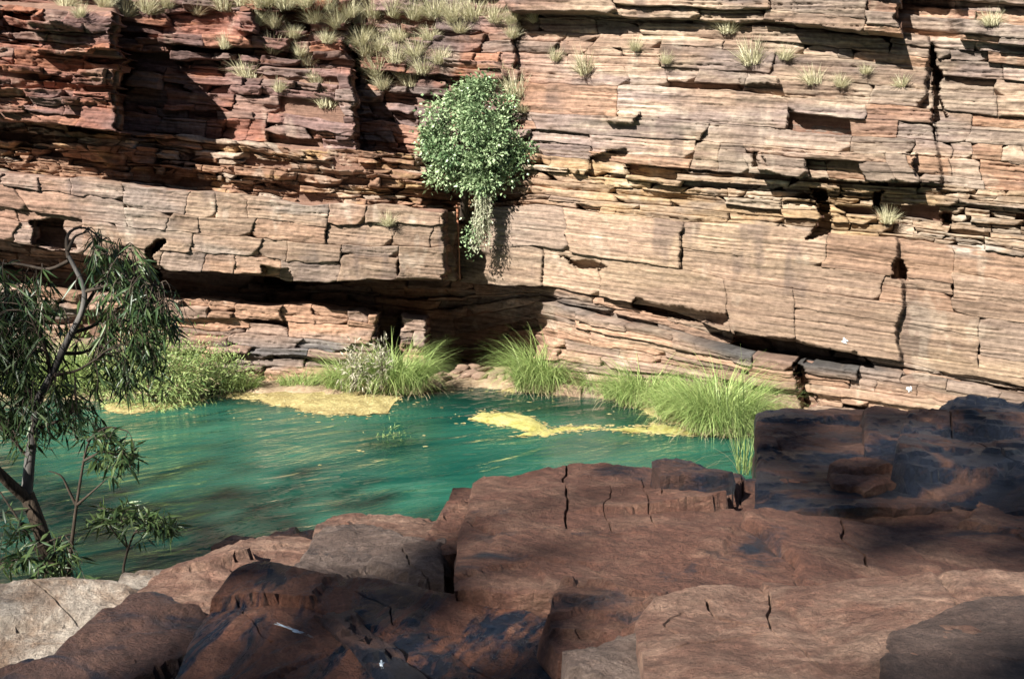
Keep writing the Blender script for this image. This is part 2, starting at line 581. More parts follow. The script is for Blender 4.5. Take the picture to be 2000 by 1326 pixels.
def face_depth(px, py, zone, x, s):
    """how far the face stands out from the wall plane"""
    jx = px + (fbm(x * 1.7, s * 3, 5, 3) - .5) * 40
    jy = py + (fbm(x * 2.2, s * 2, 9, 3) - .5) * 16
    p = np.interp(jx, [a for a, _ in PZ[zone]], [b for _, b in PZ[zone]])
    for poly, d in FEAT:
        xs = [q[0] for q in poly]; ys = [q[1] for q in poly]
        if px.max() < min(xs) - 20 or px.min() > max(xs) + 20 or py.max() < min(ys) - 20 or py.min() > max(ys) + 20:
            continue
        p = p + d * inpoly(jx, jy, poly)
    return p


def build_block(rect, zone, gap, amp, tilt, off, lam, hb, back, rr):
    """one block of a bed: front grid plus sides running back into the wall"""
    l0, l1, r0, r1, b0, b1 = rect
    wpx = (r0 + r1 - l0 - l1) / 2
    mid = np.array([(l0 + r0) / 2])
    hpx = abs(kline(np.array([b1]), mid)[0] - kline(np.array([b0]), mid)[0])
    mpp = 0.0112
    nx = max(3, int(wpx * mpp / .034)); ny = max(3, int(hpx * mpp / .022))
    U, V = np.meshgrid(np.linspace(0, 1, nx + 1), np.linspace(0, 1, ny + 1))
    U = U.ravel(); V = V.ravel()
    g = gap / mpp
    seed = int(hb[0] * 9999)
    wv = lambda a: (vn(V * hpx * .05 + a * .37, 0 * V + a * .11, 17) - .5) * 9 + (vn(V * hpx * .2, 0 * V + a * .13, 18) - .5) * 3
    e0 = l0 + (l1 - l0) * V; e1 = r0 + (r1 - r0) * V
    e0 = e0 + wv(round(l0, 2)) + g * (.3 + 1.2 * vn(V * hpx * .06, 0, seed))
    e1 = e1 + wv(round(r0, 2)) - g * (.3 + 1.2 * vn(V * hpx * .06, 7, seed))
    px = e0 + (e1 - e0) * U
    bb = b0 + (b1 - b0) * V
    py = kline(bb, px)
    wav = ((vn(px * .012, bb * 3 + 3, 3) - .5) * 12 + (vn(px * .05, bb * 9, 4) - .5) * 5) * (1 - .45 * sstep(850, 1150, px))
    py = py + wav
    py = py + g * .6 * (1 - 2 * V) * (.2 + 1.3 * vn(px * .06, V * 2, seed + 3))
    P, n = wall_hit(px, py)
    x = P[:, 0] ; s = P[:, 2] + .085 * P[:, 0]
    P = push(P, n, face_depth(px, py, zone, x, s))
    dpt = 0 * x
    du = np.minimum(U, 1 - U) * wpx * mpp
    dv = np.minimum(V, 1 - V) * hpx * mpp
    d = np.minimum(du, dv * 1.3)
    rnd = .35 * rr * (.2 + 1.5 * vn(x * 5, s * 5, 21))
    edge = -rnd * np.clip(1 - d / .05, 0, 1) ** 2
    # ledges a metre or two across, flaked sheets, thin partings
    lf_ = sstep(1100, 800, px) if zone < 4 else 0 * px
    rtw = sstep(850, 1150, px)
    led = np.floor(fbm(x * .42, s * 1.5, 141, 3) * (9 + 0 * x)) / 9 - .5
    fl = fbm(x * .9 + hb[0] * 30, s * 3.4, 41, 4)
    flake = np.floor(fl * 8) / 8 - .5
    fk2 = np.floor(fbm(x * 2.4 + hb[1] * 30, s * 7, 43, 3) * 6) / 6 - .5
    sl = s * 13 + 1.4 * vn(x * .5, s * .7, 71)
    lid = np.floor(sl); lfr = sl - lid
    lamn = hsh(lid, np.floor(x * .5 + 9 * hsh(lid, lid * 0, 73)), 5)
    part = ((hsh(lid, np.floor(x * .7 + 7 * hsh(lid, lid * 0, 75)), 9) > .62) & (lfr < .3)) * (.35 + vn(x * 2.0, s * 3, 79))
    s2 = s * 31 + 1.5 * vn(x * .9, s, 72)
    l2 = np.floor(s2)
    lam2 = hsh(l2, np.floor(x * 1.1 + 9 * hsh(l2, l2 * 0, 74)), 6) - .5
    dpt = dpt + off + edge + led * (.07 + .5 * lf_ * (1 - .8 * sstep(205, 235, px) * sstep(470, 430, px))) * (.4 if zone == 4 else 1) + (flake * 1.9 + fk2 * .7) * amp * (1 - .45 * rtw)
    dpt = dpt + lam * ((lamn - .5) * 1.1 + lam2 * .5 - part * 1.3) + (fbm(x * 11, s * 16, 91, 3) - .5) * .03
    dpt = dpt + tilt[0] * (U - .5) + tilt[1] * (V - .5)
    ck = hsh(np.array([seed]), np.array([5]), 3)[0]
    if ck > .3:
        cu = 1 if ck > .55 else 0
        cv = 1 if (ck * 10) % 1 > .4 else 0
        q = np.abs(U - cu) * wpx * mpp + np.abs(V - cv) * hpx * mpp * 1.6 + .22 * (fbm(x * 3, s * 4, 77, 3) - .5)
        dpt = dpt - sstep(.20, .13, q) * min(.3, 1.2 * amp + .05)
    pos = P + n * dpt[:, None]
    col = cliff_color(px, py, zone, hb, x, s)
    ids = np.arange((nx + 1) * (ny + 1)).reshape(ny + 1, nx + 1)
    quads = np.stack([ids[:-1, :-1], ids[1:, :-1], ids[1:, 1:], ids[:-1, 1:]], -1).reshape(-1, 4)
    ring = np.concatenate([ids[0, :-1], ids[:-1, -1], ids[-1, :0:-1], ids[:0:-1, 0]])
    bk = P[ring] + n[ring] * (dpt[ring].min() - back)
    nb = len(pos)
    m = len(ring)
    j = np.arange(m); j2 = (j + 1) % m
    sq = np.stack([ring[j], ring[j2], nb + j2, nb + j], -1)
    verts = np.concatenate([pos, bk])
    quads = np.concatenate([quads, sq])
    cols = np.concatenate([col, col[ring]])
    vis = wpx * hpx * (1 if (max(r0, r1) > 0 and min(l0, l1) < 2000 and py.max() > 5) else 0)
    return verts, quads, cols, vis


# zone: beds, (min height, max height) px, block width px (left, right), joint m, relief, offset (left, right), lamination, edge wear
ZONES = [
    (5, (16, 60), (50, 260), (70, 420), .010, .10, .16, .12, .035, .02),
    (3, (9, 34), (34, 190), (40, 330), .008, .08, .17, .05, .028, .015),
    (3, (10, 44), (34, 200), (45, 380), .007, .08, .16, .05, .030, .015),
    (4, (7, 22), (22, 120), (26, 230), .012, .13, .15, .10, .045, .03),
    (2, (22, 110), (50, 210), (110, 480), .006, .05, .035, .03, .020, .012),
    (3, (8, 24), (40, 240), (50, 320), .010, .10, .12, .10, .04, .02),
    (5, (9, 32), (35, 200), (50, 300), .008, .09, .14, .07, .03, .018),
    (2, (10, 60), (40, 160), (60, 240), .012, .08, .08, .06, .03, .02),
]
blocks = []


def carve(rect, z, off, lev):
    nb_, (h0, h1), wl, wr, gap, amp, offl, offr, lam, rr = ZONES[z]
    l0, l1, r0, r1, b0, b1 = rect
    a = (l0 + r0) / 2
    rt = float(sstep(800, 1150, a))
    w0 = wl[0] + (wr[0] - wl[0]) * rt; w1 = wl[1] + (wr[1] - wl[1]) * rt
    w = (r0 + r1 - l0 - l1) / 2
    m_ = np.array([a])
    h = abs(kline(np.array([b1]), m_)[0] - kline(np.array([b0]), m_)[0])
    sg = (offl + (offr - offl) * rt)
    if z == 4:
        h1 = h1 * (.62 + .38 * rt)
    if z in (1, 2):
        h0 = h0 * (1 + .7 * rt); h1 = h1 * (1 + .6 * rt)
    R_ = RNG.random()
    if h > h1 or (h > 2.4 * h0 and R_ < .30 and w > h * 1.1):
        f = RNG.uniform(.28, .72)
        bm = b0 + (b1 - b0) * f
        lm = l0 + (l1 - l0) * f; rm = r0 + (r1 - r0) * f
        carve((l0, lm, r0, rm, b0, bm), z, off + RNG.normal() * sg * .45, lev + 1)
        carve((lm, l1, rm, r1, bm, b1), z, off + RNG.normal() * sg * .45, lev + 1)
        return
    if w > w1 or (w > 2.3 * w0 and RNG.random() < .42 and w > h * .8):
        f = RNG.uniform(.25, .75)
        sl = RNG.normal() * h * .10
        c0 = l0 + (r0 - l0) * f + sl; c1 = l1 + (r1 - l1) * f - sl
        if c0 - l0 > 8 and c1 - l1 > 8 and r0 - c0 > 8 and r1 - c1 > 8:
            carve((l0, l1, c0, c1, b0, b1), z, off + RNG.normal() * sg * .45, lev + 1)
            carve((c0, c1, r0, r1, b0, b1), z, off + RNG.normal() * sg * .45, lev + 1)
            return
    if z in (1, 2, 3, 5, 6) and RNG.random() < (.10 if z == 3 else .06):
        off -= RNG.uniform(.15, .4)
    off = max(-.5, min(.42, off))
    tl = (RNG.normal() * .05 * (1 - .5 * rt), (RNG.normal() * .05 - (.05 if z < 4 else 0)) * (1 - .55 * rt))
    if z == 4:
        tl = (tl[0] * .5, tl[1] * .4)
    gp = gap * (1 - .4 * rt) * (RNG.uniform(.1, .5) if RNG.random() < .6 else RNG.uniform(.8, 2.2))
    blocks.append(build_block(rect, z, gp, amp * RNG.uniform(.5, 1.3), tl, off, lam, (RNG.random(), RNG.random()), .55, rr))


for z in range(8):
    nb_ = ZONES[z][0]
    cuts = np.cumsum(RNG.uniform(.6, 1.5, nb_)); cuts = np.concatenate([[0], cuts / cuts[-1]])
    for r in range(nb_):
        a = -260 - RNG.uniform(0, 100)
        pl_ = 0.0
        while a < 2260:
            w = RNG.uniform(220, 560)
            sl = RNG.normal() * 4
            carve((a + pl_, a - pl_, a + w + sl, a + w - sl, z + cuts[r], z + cuts[r + 1]), z, RNG.normal() * .05, 0)
            a += w
            pl_ = sl

cliff = empty('cliff', (0, 22, 0), kind='structure', label='tall banded red ironstone cliff rising from the far side of the pool')
order = sorted(range(len(blocks)), key=lambda i: -blocks[i][3])
rest = Geo()
for k, i in enumerate(order):
    v, q, c, vis = blocks[i]
    if k < 300 and vis > 0:
        o0 = v.mean(0)
        me = make_mesh('rock_block', v - o0, q)
        set_color(me, c)
        o = link('rock_block', me, M_CLIFF, cliff)
        o.location = o0 - np.array((0, 22, 0))
    else:
        rest.add(v, q, col=c)
o = link('thin_rock_beds', rest.mesh('thin_rock_beds', origin=(0, 22, 0)), M_CLIFF, cliff, kind='stuff')

# body of rock behind the joints
core = Geo()
px = np.linspace(-380, 2380, 420)
bs = np.linspace(0.02, 7.98, 220)
A, B = np.meshgrid(px, bs)
A = A.ravel(); B = B.ravel()
py = np.empty_like(A)
dd = np.empty_like(A)
P = np.empty((len(A), 3)); n = np.empty((len(A), 3))
for z in range(8):
    m_ = (np.floor(B).astype(int) == z)
    yy = kline(B[m_], A[m_])
    p_, n_ = wall_hit(A[m_], yy)
    n[m_] = n_
    P[m_] = push(p_, n_, face_depth(A[m_], yy, z, p_[:, 0], p_[:, 2] + .085 * p_[:, 0]))
    dd[m_] = -.34
ids = np.arange(len(A)).reshape(len(bs), len(px))
q = np.stack([ids[:-1, :-1], ids[1:, :-1], ids[1:, 1:], ids[:-1, 1:]], -1).reshape(-1, 4)
core.add(P + n * dd[:, None], q, col=C(.16, .095, .07))
top = ids[0]
o = link('rock_core', core.mesh('rock_core', origin=(0, 22, 0)), M_CLIFF, cliff)
# plateau above the cliff
pl = Geo()
tp = P[top] + n[top] * dd[top][:, None]
bkp = tp.copy(); bkp[:, 1] += 60; bkp[:, 2] += 8
nn = len(tp)
j = np.arange(nn - 1)
pl.add(np.concatenate([tp, bkp]), np.stack([j, j + 1, nn + j + 1, nn + j], -1), col=C(.3, .2, .12))
link('plateau', pl.mesh('plateau'), M_CLIFF, kind='structure', label='red stony plateau above the far cliff')
print('blocks', len(blocks))

# ------------------------------------------------------------------ the pool
def depth_at(x, y):
    """depth of the bed below the water"""
    far = 21.6 - .44 * np.maximum(x + 1.2, 0) * 1.1
    dfar = np.clip((far - y) * .8, 0, 4)
    near = 10.0 + .0 * x + 1.2 * np.sin(x * .8) * .5 - .25 * np.clip(x, -8, 8) * .6
    dnear = np.clip((y - near + 1.0) * .45, -1, 4)
    return np.minimum(np.minimum(dfar, dnear), 2.6) + .05


gx, gy = np.meshgrid(np.linspace(-34, 34, 340), np.linspace(3, 25.5, 150))
gx = gx.ravel(); gy = gy.ravel()
ids = np.arange(len(gx)).reshape(150, 340)
q = np.stack([ids[:-1, :-1], ids[:-1, 1:], ids[1:, 1:], ids[1:, :-1]], -1).reshape(-1, 4)
dp = depth_at(gx, gy)
me = make_mesh('water', np.stack([gx, gy, 0 * gx], -1), q, smooth=True)
op = np.clip(.40 + .55 * sstep(.1, 1.5, dp), 0, .95)
bu = at_z(765, 868, 0)
op = op * (1 - .6 * np.exp(-((gx - bu[0]) ** 2 + (gy - bu[1]) ** 2) / .7 ** 2))
set_color(me, np.stack([op, op, op], -1))
link('water', me, M_WATER, kind='structure', label='still turquoise pool with fine ripples below the cliff')
me = make_mesh('pool_bed', np.stack([gx, gy, -np.maximum(dp, .06) + (fbm(gx * .8, gy * .8, 3) - .5) * .25 * sstep(.2, 1, dp)], -1), q, smooth=True)
link('pool_bed', me, M_BED, kind='structure', label='brown stony bed of the pool')


def in_pix(poly, dens, jit, seed):
    """densify a pixel outline with a ragged wander"""
    out = []
    n = len(poly)
    for i in range(n):
        a = np.array(poly[i], float); b = np.array(poly[(i + 1) % n], float)
        L = np.hypot(*(b - a)); k = max(1, int(L / dens))
        for t in range(k):
            out.append(a + (b - a) * t / k)
    out = np.array(out)
    i = np.arange(len(out))
    ang = i / len(out) * 2 * math.pi
    R = len(out) / 6.0
    w = fbm(np.cos(ang) * R * .35 + 50, np.sin(ang) * R * .35 + 50, seed, 4) - .5
    w2 = fbm(np.cos(ang) * R * .35 + 90, np.sin(ang) * R * .35 + 20, seed + 5, 4) - .5
    return out + np.stack([w, w2], -1) * jit * 2


def sdist(pts, ring):
    """distance from points to a closed outline (world xy)"""
    best = np.full(len(pts), 1e9)
    nxt = np.roll(ring, -1, 0)
    for a, b in zip(ring, nxt):
        ab = b - a
        t = np.clip(((pts - a) @ ab) / max(ab @ ab, 1e-12), 0, 1)
        d = np.hypot(*(pts - (a + t[:, None] * ab)).T)
        np.minimum(best, d, out=best)
    return best


def triangulate(ring, inner, extra=None):
    pts = [Vector(p) for p in ring] + [Vector(p) for p in inner]
    n = len(ring)
    edges = [(i, (i + 1) % n) for i in range(n)]
    if extra:
        for line in extra:
            s0 = len(pts)
            pts += [Vector(p) for p in line]
            for i in range(len(line) - 1):
                if np.hypot(*(line[i + 1] - line[i])) < .06:
                    edges.append((s0 + i, s0 + i + 1))
    vv, ee, ff, ov, _, _ = delaunay_2d_cdt(pts, edges, [list(range(n))], 1, 1e-5)
    v = np.array([(p.x, p.y) for p in vv])
    return v, [f for f in ff]


FRINGE = []


def mat_patch(name, poly, z, mat, res, thick, amp, jit, seed, sink=.05, **props):
    """a thin ragged mat floating on the water or lying along the shore"""
    pix = in_pix(poly, 7, jit, seed)
    if 'algae' in name:
        FRINGE.append(pix)
    W = at_z(pix[:, 0], pix[:, 1], z)[:, :2]
    lo = W.min(0); hi = W.max(0)
    X, Y = np.meshgrid(np.arange(lo[0], hi[0], res), np.arange(lo[1], hi[1], res))
    I = np.stack([X.ravel(), Y.ravel()], -1) + RNG.uniform(-.35, .35, (X.size, 2)) * res
    I = I[inpoly(I[:, 0], I[:, 1], [tuple(w) for w in W])]
    I = I[sdist(I, W) > res * .45]
    v, f = triangulate(W, I)
    d = sdist(v, W)
    h = z - sink + thick * (1 - np.exp(-d / .12)) + amp * (fbm(v[:, 0] * 3, v[:, 1] * 3, seed, 4) - .35) * (1 - np.exp(-d / .2)) + sink * 1.6 * fbm(v[:, 0] * 5, v[:, 1] * 5, seed + 9, 4)
    top = np.column_stack([v, h])
    o0 = np.array([*v.mean(0), z])
    nb = len(v)
    ring = list(range(len(W)))
    bot = np.column_stack([W, np.full(len(W), z - .12)])
    # ring vertices keep their order in the triangulation output
    idx = [int(np.argmin(np.hypot(*(v - w).T))) for w in W]
    m = len(idx)
    sq = [(idx[i], nb + i, nb + (i + 1) % m, idx[(i + 1) % m]) for i in range(m)]
    me = make_mesh(name, np.concatenate([top, bot]) - o0, sq, [t for t in f if len(t) == 3], smooth=True)
    o = link(name, me, mat, **props)
    o.location = o0
    return o


mat_patch('shore', [(-200, 770), (150, 780), (430, 766), (640, 772), (880, 752), (1000, 760), (1180, 772), (1300, 812), (1480, 850), (1640, 850), (2200, 860), (2200, 800), (1500, 740), (1250, 715), (1000, 712), (600, 712), (-200, 705)],
          .03, M_SHORE, .14, .10, .14, 5, 3, kind='structure', label='low pink gravel shore under the far cliff')
G_ALG = 'yellow algae mats along the far shore'
mat_patch('algae_mat', [(420, 770), (520, 757), (640, 752), (780, 762), (800, 770), (770, 785), (755, 806), (700, 812), (620, 806), (560, 795), (500, 782), (440, 776)],
          .012, M_ALGAE, .07, .035, .06, 7, 4, sink=.035, label='broad mustard algae mat in front of the tall sedge left of the cave', category='algae', group=G_ALG)
mat_patch('algae_mat', [(915, 818), (940, 804), (985, 806), (1020, 810), (1055, 824), (1068, 836), (1050, 850), (1005, 852), (1030, 842), (1000, 832), (950, 826)],
          .012, M_ALGAE2, .05, .06, .10, 4, 5, label='bright yellow algae island floating in the middle of the pool', category='algae', group=G_ALG)
mat_patch('algae_streamer', [(1050, 848), (1075, 835), (1150, 831), (1230, 832), (1300, 830), (1340, 836), (1410, 842), (1400, 850), (1330, 849), (1240, 846), (1180, 838), (1100, 842), (1064, 853)],
          .008, M_ALGAE2, .06, .02, .03, 4, 6, label='long thin yellow algae streamer trailing towards the big right sedge', category='algae', group=G_ALG)
mat_patch('algae_mat', [(980, 762), (1080, 764), (1180, 772), (1250, 790), (1262, 806), (1300, 822), (1420, 838), (1470, 840), (1480, 820), (1320, 780), (1200, 756), (1000, 748)],
          .012, M_ALGAE, .07, .05, .07, 5, 7, sink=.015, label='straw yellow algae fringe below the row of sedges on the right', category='algae', group=G_ALG)
mat_patch('algae_mat', [(200, 790), (260, 782), (350, 784), (400, 778), (330, 796), (260, 806), (205, 802)],
          .012, M_ALGAE, .07, .03, .05, 4, 8, label='small mustard algae patch under the bushy green shrub', category='algae', group=G_ALG)

# ------------------------------------------------------------------ near rocks
SL = []


def slab(name, poly, z, gx=0., gy=0., bot=-.4, res=.02, amp=.03, jit=5, rnd=.05, seed=1, mat=None, cracks=(), layers=5, fl=.02, low=1.0, fac=6, fs=.45, plates=2.6, pstep=.013, **props):
    pix = in_pix(poly, 9, jit, seed)
    W3 = at_z(pix[:, 0], pix[:, 1], z, gx, gy)
    W = W3[:, :2]
    if ((np.roll(W, -1, 0) - W)[:, 0] * (np.roll(W, -1, 0) + W)[:, 1]).sum() > 0:
        W = W[::-1]
    lo = W.min(0); hi = W.max(0)
    X, Y = np.meshgrid(np.arange(lo[0], hi[0], res), np.arange(lo[1], hi[1], res))
    I = np.stack([X.ravel(), Y.ravel()], -1) + RNG.uniform(-.3, .3, (X.size, 2)) * res
    I = I[inpoly(I[:, 0], I[:, 1], [tuple(w) for w in W])]
    I = I[sdist(I, W) > res * .4]
    groove = []
    for ck in cracks:
        wd = ck[0]
        cp = at_z([c[0] for c in ck[1:]], [c[1] for c in ck[1:]], z, gx, gy)[:, :2]
        t = [0]
        for a, b in zip(cp[:-1], cp[1:]):
            t.append(t[-1] + np.hypot(*(b - a)))
        tt = np.arange(0, t[-1], .02)
        line = np.stack([np.interp(tt, t, cp[:, 0]), np.interp(tt, t, cp[:, 1])], -1)
        line += (np.stack([fbm(tt * 6, tt * 0 + seed, 5), fbm(tt * 6, tt * 0 + seed, 15)], -1) - .5) * .05
        groove.append((line, wd))
    extra = []
    for line, wd in groove:
        tn = np.gradient(line, axis=0); tn /= np.linalg.norm(tn, axis=1)[:, None] + 1e-9
        nr = np.stack([-tn[:, 1], tn[:, 0]], -1)
        keep = inpoly(line[:, 0], line[:, 1], [tuple(w) for w in W])
        I = I[np.min(np.hypot(I[:, None, 0] - line[None, :, 0], I[:, None, 1] - line[None, :, 1]), 1) > wd * 1.8]
        for s_ in (-1.0, 0, 1.0):
            L = (line + nr * s_ * wd)[keep]
            L = L[sdist(L, W) > .004]
            extra.append(L)
    v, f = triangulate(W, I, extra)
    d = sdist(v, W)
    r = rnd * (.5 + 1.1 * vn(v[:, 0] * 4, v[:, 1] * 4, seed + 2))
    k = np.clip(1 - d / np.maximum(r, .005), 0, 1)
    h = z + gx * v[:, 0] + gy * (v[:, 1] - 5)
    big = (fbm(v[:, 0] * 1.1 * low, v[:, 1] * 1.1 * low, seed + 40, 4) - .5)
    h = h + big * amp * 2.4 - r * .8 * k * k
    fr_ = np.random.default_rng(seed + 900)
    cc = v.mean(0); RR = np.percentile(np.hypot(*(v - cc).T), 92)
    base_h = z + gx * v[:, 0] + gy * (v[:, 1] - 5)
    for _ in range(fac):
        th = fr_.uniform(0, 6.283); sl_ = fr_.uniform(fs * .3, fs); qq = fr_.uniform(.35, .9)
        cutp = base_h + .25 * amp - sl_ * ((v - cc) @ np.array([math.cos(th), math.sin(th)]) - qq * RR) + (fbm(v[:, 0] * 2.5, v[:, 1] * 2.5, seed + 33, 3) - .5) * .05
        h = np.minimum(h, cutp)
    q = fbm(v[:, 0] * 1.4, v[:, 1] * 2.2, seed + 50, 5)
    h = h + (np.floor(q * 11) / 11 - .5) * fl * 5.0 + (fbm(v[:, 0] * 9, v[:, 1] * 9, seed + 60, 3) - .5) * .022
    npl = int(max(4, min(60, plates * (hi[0] - lo[0]) * (hi[1] - lo[1]))))
    sd_ = np.column_stack([fr_.uniform(lo[0], hi[0], npl), fr_.uniform(lo[1], hi[1], npl)])
    wx = v[:, 0] + .22 * (fbm(v[:, 0] * 1.6, v[:, 1] * 1.6, seed + 81, 4) - .5) + .05 * (fbm(v[:, 0] * 8, v[:, 1] * 8, seed + 83, 3) - .5)
    wy = v[:, 1] + .22 * (fbm(v[:, 0] * 1.6, v[:, 1] * 1.6, seed + 82, 4) - .5) + .05 * (fbm(v[:, 0] * 8, v[:, 1] * 8, seed + 84, 3) - .5)
    dst_ = np.hypot((wx[:, None] - sd_[None, :, 0]) * .75, wy[:, None] - sd_[None, :, 1])
    near2 = np.argsort(dst_, 1)[:, :2]
    i1 = near2[:, 0]
    dA = np.take_along_axis(dst_, near2, 1)
    step_ = fr_.normal(0, pstep, npl); tlt = fr_.normal(0, .035, (npl, 2))
    h = h + step_[i1] + tlt[i1, 0] * (v[:, 0] - sd_[i1, 0]) + tlt[i1, 1] * (v[:, 1] - sd_[i1, 1])
    op_ = hsh(np.minimum(i1, near2[:, 1]), np.maximum(i1, near2[:, 1]), seed)
    h = h - np.clip(1 - (dA[:, 1] - dA[:, 0]) / .022, 0, 1) * .022 * (op_ > .55)
    for line, wd in groove:
        dm = np.min(np.hypot(v[:, None, 0] - line[None, :, 0], v[:, None, 1] - line[None, :, 1]), 1)
        h = h - np.clip(1 - dm / (wd * .95), 0, 1) * wd * 7.0 * (.6 + .5 * vn(v[:, 0] * 5, v[:, 1] * 5, seed + 8))
    top = np.column_stack([v, h])
    idx = [int(np.argmin(np.abs(v[:, 0] - w[0]) + np.abs(v[:, 1] - w[1]))) for w in W]
    m = len(idx)
    tn = np.roll(W, -1, 0) - np.roll(W, 1, 0); tn /= np.linalg.norm(tn, axis=1)[:, None] + 1e-9
    out = np.stack([tn[:, 1], -tn[:, 0]], -1)
    arc = np.cumsum(np.hypot(*(np.roll(W, -1, 0) - W).T))
    rows = [np.array(idx)]
    vs_ = [top]
    n0 = len(top)
    hz = h[idx]
    lv = []
    zz = 0.0
    while zz < 1.0:
        zz += random.uniform(.04, .10) if zz < .5 else random.uniform(.2, .4)
        lv.append(zz)
    lv = lv + [float(hz.max() - bot)]
    for li, l_ in enumerate(lv):
        ofs = (vn(arc * 1.6, np.full(m, li * 3.7), seed + 70) - .5) * .05 + (vn(arc * 6, np.full(m, li * 3.7), seed + 71) - .5) * .025
        ring = W + out * ofs[:, None]
        zr = np.maximum(hz - l_, bot - .01 * li)
        vs_.append(np.column_stack([ring, zr]))
        rows.append(np.arange(m) + n0); n0 += m
    sq = []
    j = np.arange(m); j2 = (j + 1) % m
    for ra, rb in zip(rows[:-1], rows[1:]):
        sq.append(np.stack([ra[j], rb[j], rb[j2], ra[j2]], -1))
    V = np.concatenate(vs_)
    o0 = np.array([*W.mean(0), bot])
    me = make_mesh(name, V - o0, np.concatenate(sq), [t for t in f if len(t) == 3])
    sm = np.zeros(len(me.polygons), bool)
    sm[len(np.concatenate(sq)):] = True
    me.polygons.foreach_set('use_smooth', sm)
    me.set_sharp_from_angle(angle=math.radians(24))
    o = link(name, me, mat, **props)
    o.location = o0
    SL.append(o)
    return o


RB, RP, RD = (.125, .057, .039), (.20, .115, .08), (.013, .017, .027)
M_S1 = mat_slab('worn_red_slab', RB, RP, RD, .30, .6, .5, .2, 1)
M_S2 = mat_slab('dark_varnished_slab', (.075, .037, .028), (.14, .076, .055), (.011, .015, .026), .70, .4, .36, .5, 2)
M_S3 = mat_slab('warm_tan_slab', (.170, .088, .062), (.29, .185, .135), (.04, .03, .028), .20, .75, .5, -.4, 3)
M_S4 = mat_slab('pale_lichen_boulder', (.24, .165, .115), (.42, .365, .31), (.045, .035, .032), .3, .9, .6, .7, 4)
M_S5 = mat_slab('stained_red_slab', (.125, .050, .030), (.19, .095, .062), (.007, .015, .030), .64, .4, .26, .9, 5, 1.7, (2.6, .9, 1))  # real dark stains; their blue is sky reflection put into the colour
M_S6 = mat_slab('grey_mauve_slab', (.115, .080, .066), (.21, .16, .135), (.030, .026, .028), .4, .6, .5, .1, 6)
M_S7 = mat_slab('smooth_mauve_slab', (.085, .055, .045), (.125, .085, .07), (.045, .033, .032), .3, .5, .5, -.5, 7)
G_RK = 'red rock slabs of the near bank'


def rk(poly, z, mat, label, **kw):
    return slab(kw.pop('name', 'boulder'), poly, z, mat=mat, label=label, category='rock', group=G_RK, kind='thing', **kw)


# back right: raised dark ledge
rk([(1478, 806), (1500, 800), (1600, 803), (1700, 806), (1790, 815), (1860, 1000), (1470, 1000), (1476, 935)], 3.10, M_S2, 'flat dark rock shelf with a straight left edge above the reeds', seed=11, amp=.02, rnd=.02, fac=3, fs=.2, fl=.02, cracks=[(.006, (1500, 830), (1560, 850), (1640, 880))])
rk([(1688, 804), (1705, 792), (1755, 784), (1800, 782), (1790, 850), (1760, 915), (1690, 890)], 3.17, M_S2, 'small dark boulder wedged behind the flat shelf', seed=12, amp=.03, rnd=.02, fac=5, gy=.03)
rk([(1620, 905), (1680, 890), (1740, 900), (1750, 935), (1690, 950), (1625, 940)], 3.15, M_S1, 'low flat stone at the foot of the dark shelf', seed=33, amp=.02, rnd=.02, fac=4)
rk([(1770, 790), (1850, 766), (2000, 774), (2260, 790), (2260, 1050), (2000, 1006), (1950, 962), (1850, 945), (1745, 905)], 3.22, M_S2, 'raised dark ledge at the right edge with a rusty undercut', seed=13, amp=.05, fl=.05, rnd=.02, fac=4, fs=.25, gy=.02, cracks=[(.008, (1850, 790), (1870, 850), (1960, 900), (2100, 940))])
# platform
rk([(925, 938), (940, 930), (1000, 916), (1100, 902), (1200, 905), (1290, 914), (1475, 935), (1700, 930), (1900, 950), (2250, 1020), (2250, 1240), (1700, 1200), (1180, 1170), (886, 1150), (893, 1050)], 3.10, M_S1,
   'wide red brown rock platform with long cracks across the middle', seed=14, amp=.016, fl=.010, pstep=.006, res=.019, rnd=.012, fac=0, fs=.15,
   cracks=[(.008, (1102, 900), (1104, 960), (1107, 1030)), (.005, (1250, 935), (1265, 1000), (1278, 1030)), (.005, (1285, 925), (1290, 985)), (.006, (1440, 930), (1455, 975)), (.006, (1485, 935), (1500, 975), (1490, 985)),
           (.007, (1630, 1020), (1650, 1065), (1685, 1090), (1690, 1115)), (.005, (1105, 1032), (1180, 1042), (1270, 1040)), (.005, (1530, 930), (1545, 965), (1565, 990)), (.004, (1190, 960), (1180, 1010), (1195, 1040)), (.004, (1560, 975), (1640, 985), (1720, 970))])
rk([(1272, 886), (1300, 884), (1360, 895), (1432, 922), (1380, 930), (1290, 926), (1275, 912)], 3.23, M_S2, 'thin loose dark slab lying on the back edge of the platform', seed=15, amp=.01, bot=2.95, rnd=.012, fac=2, fs=.2)
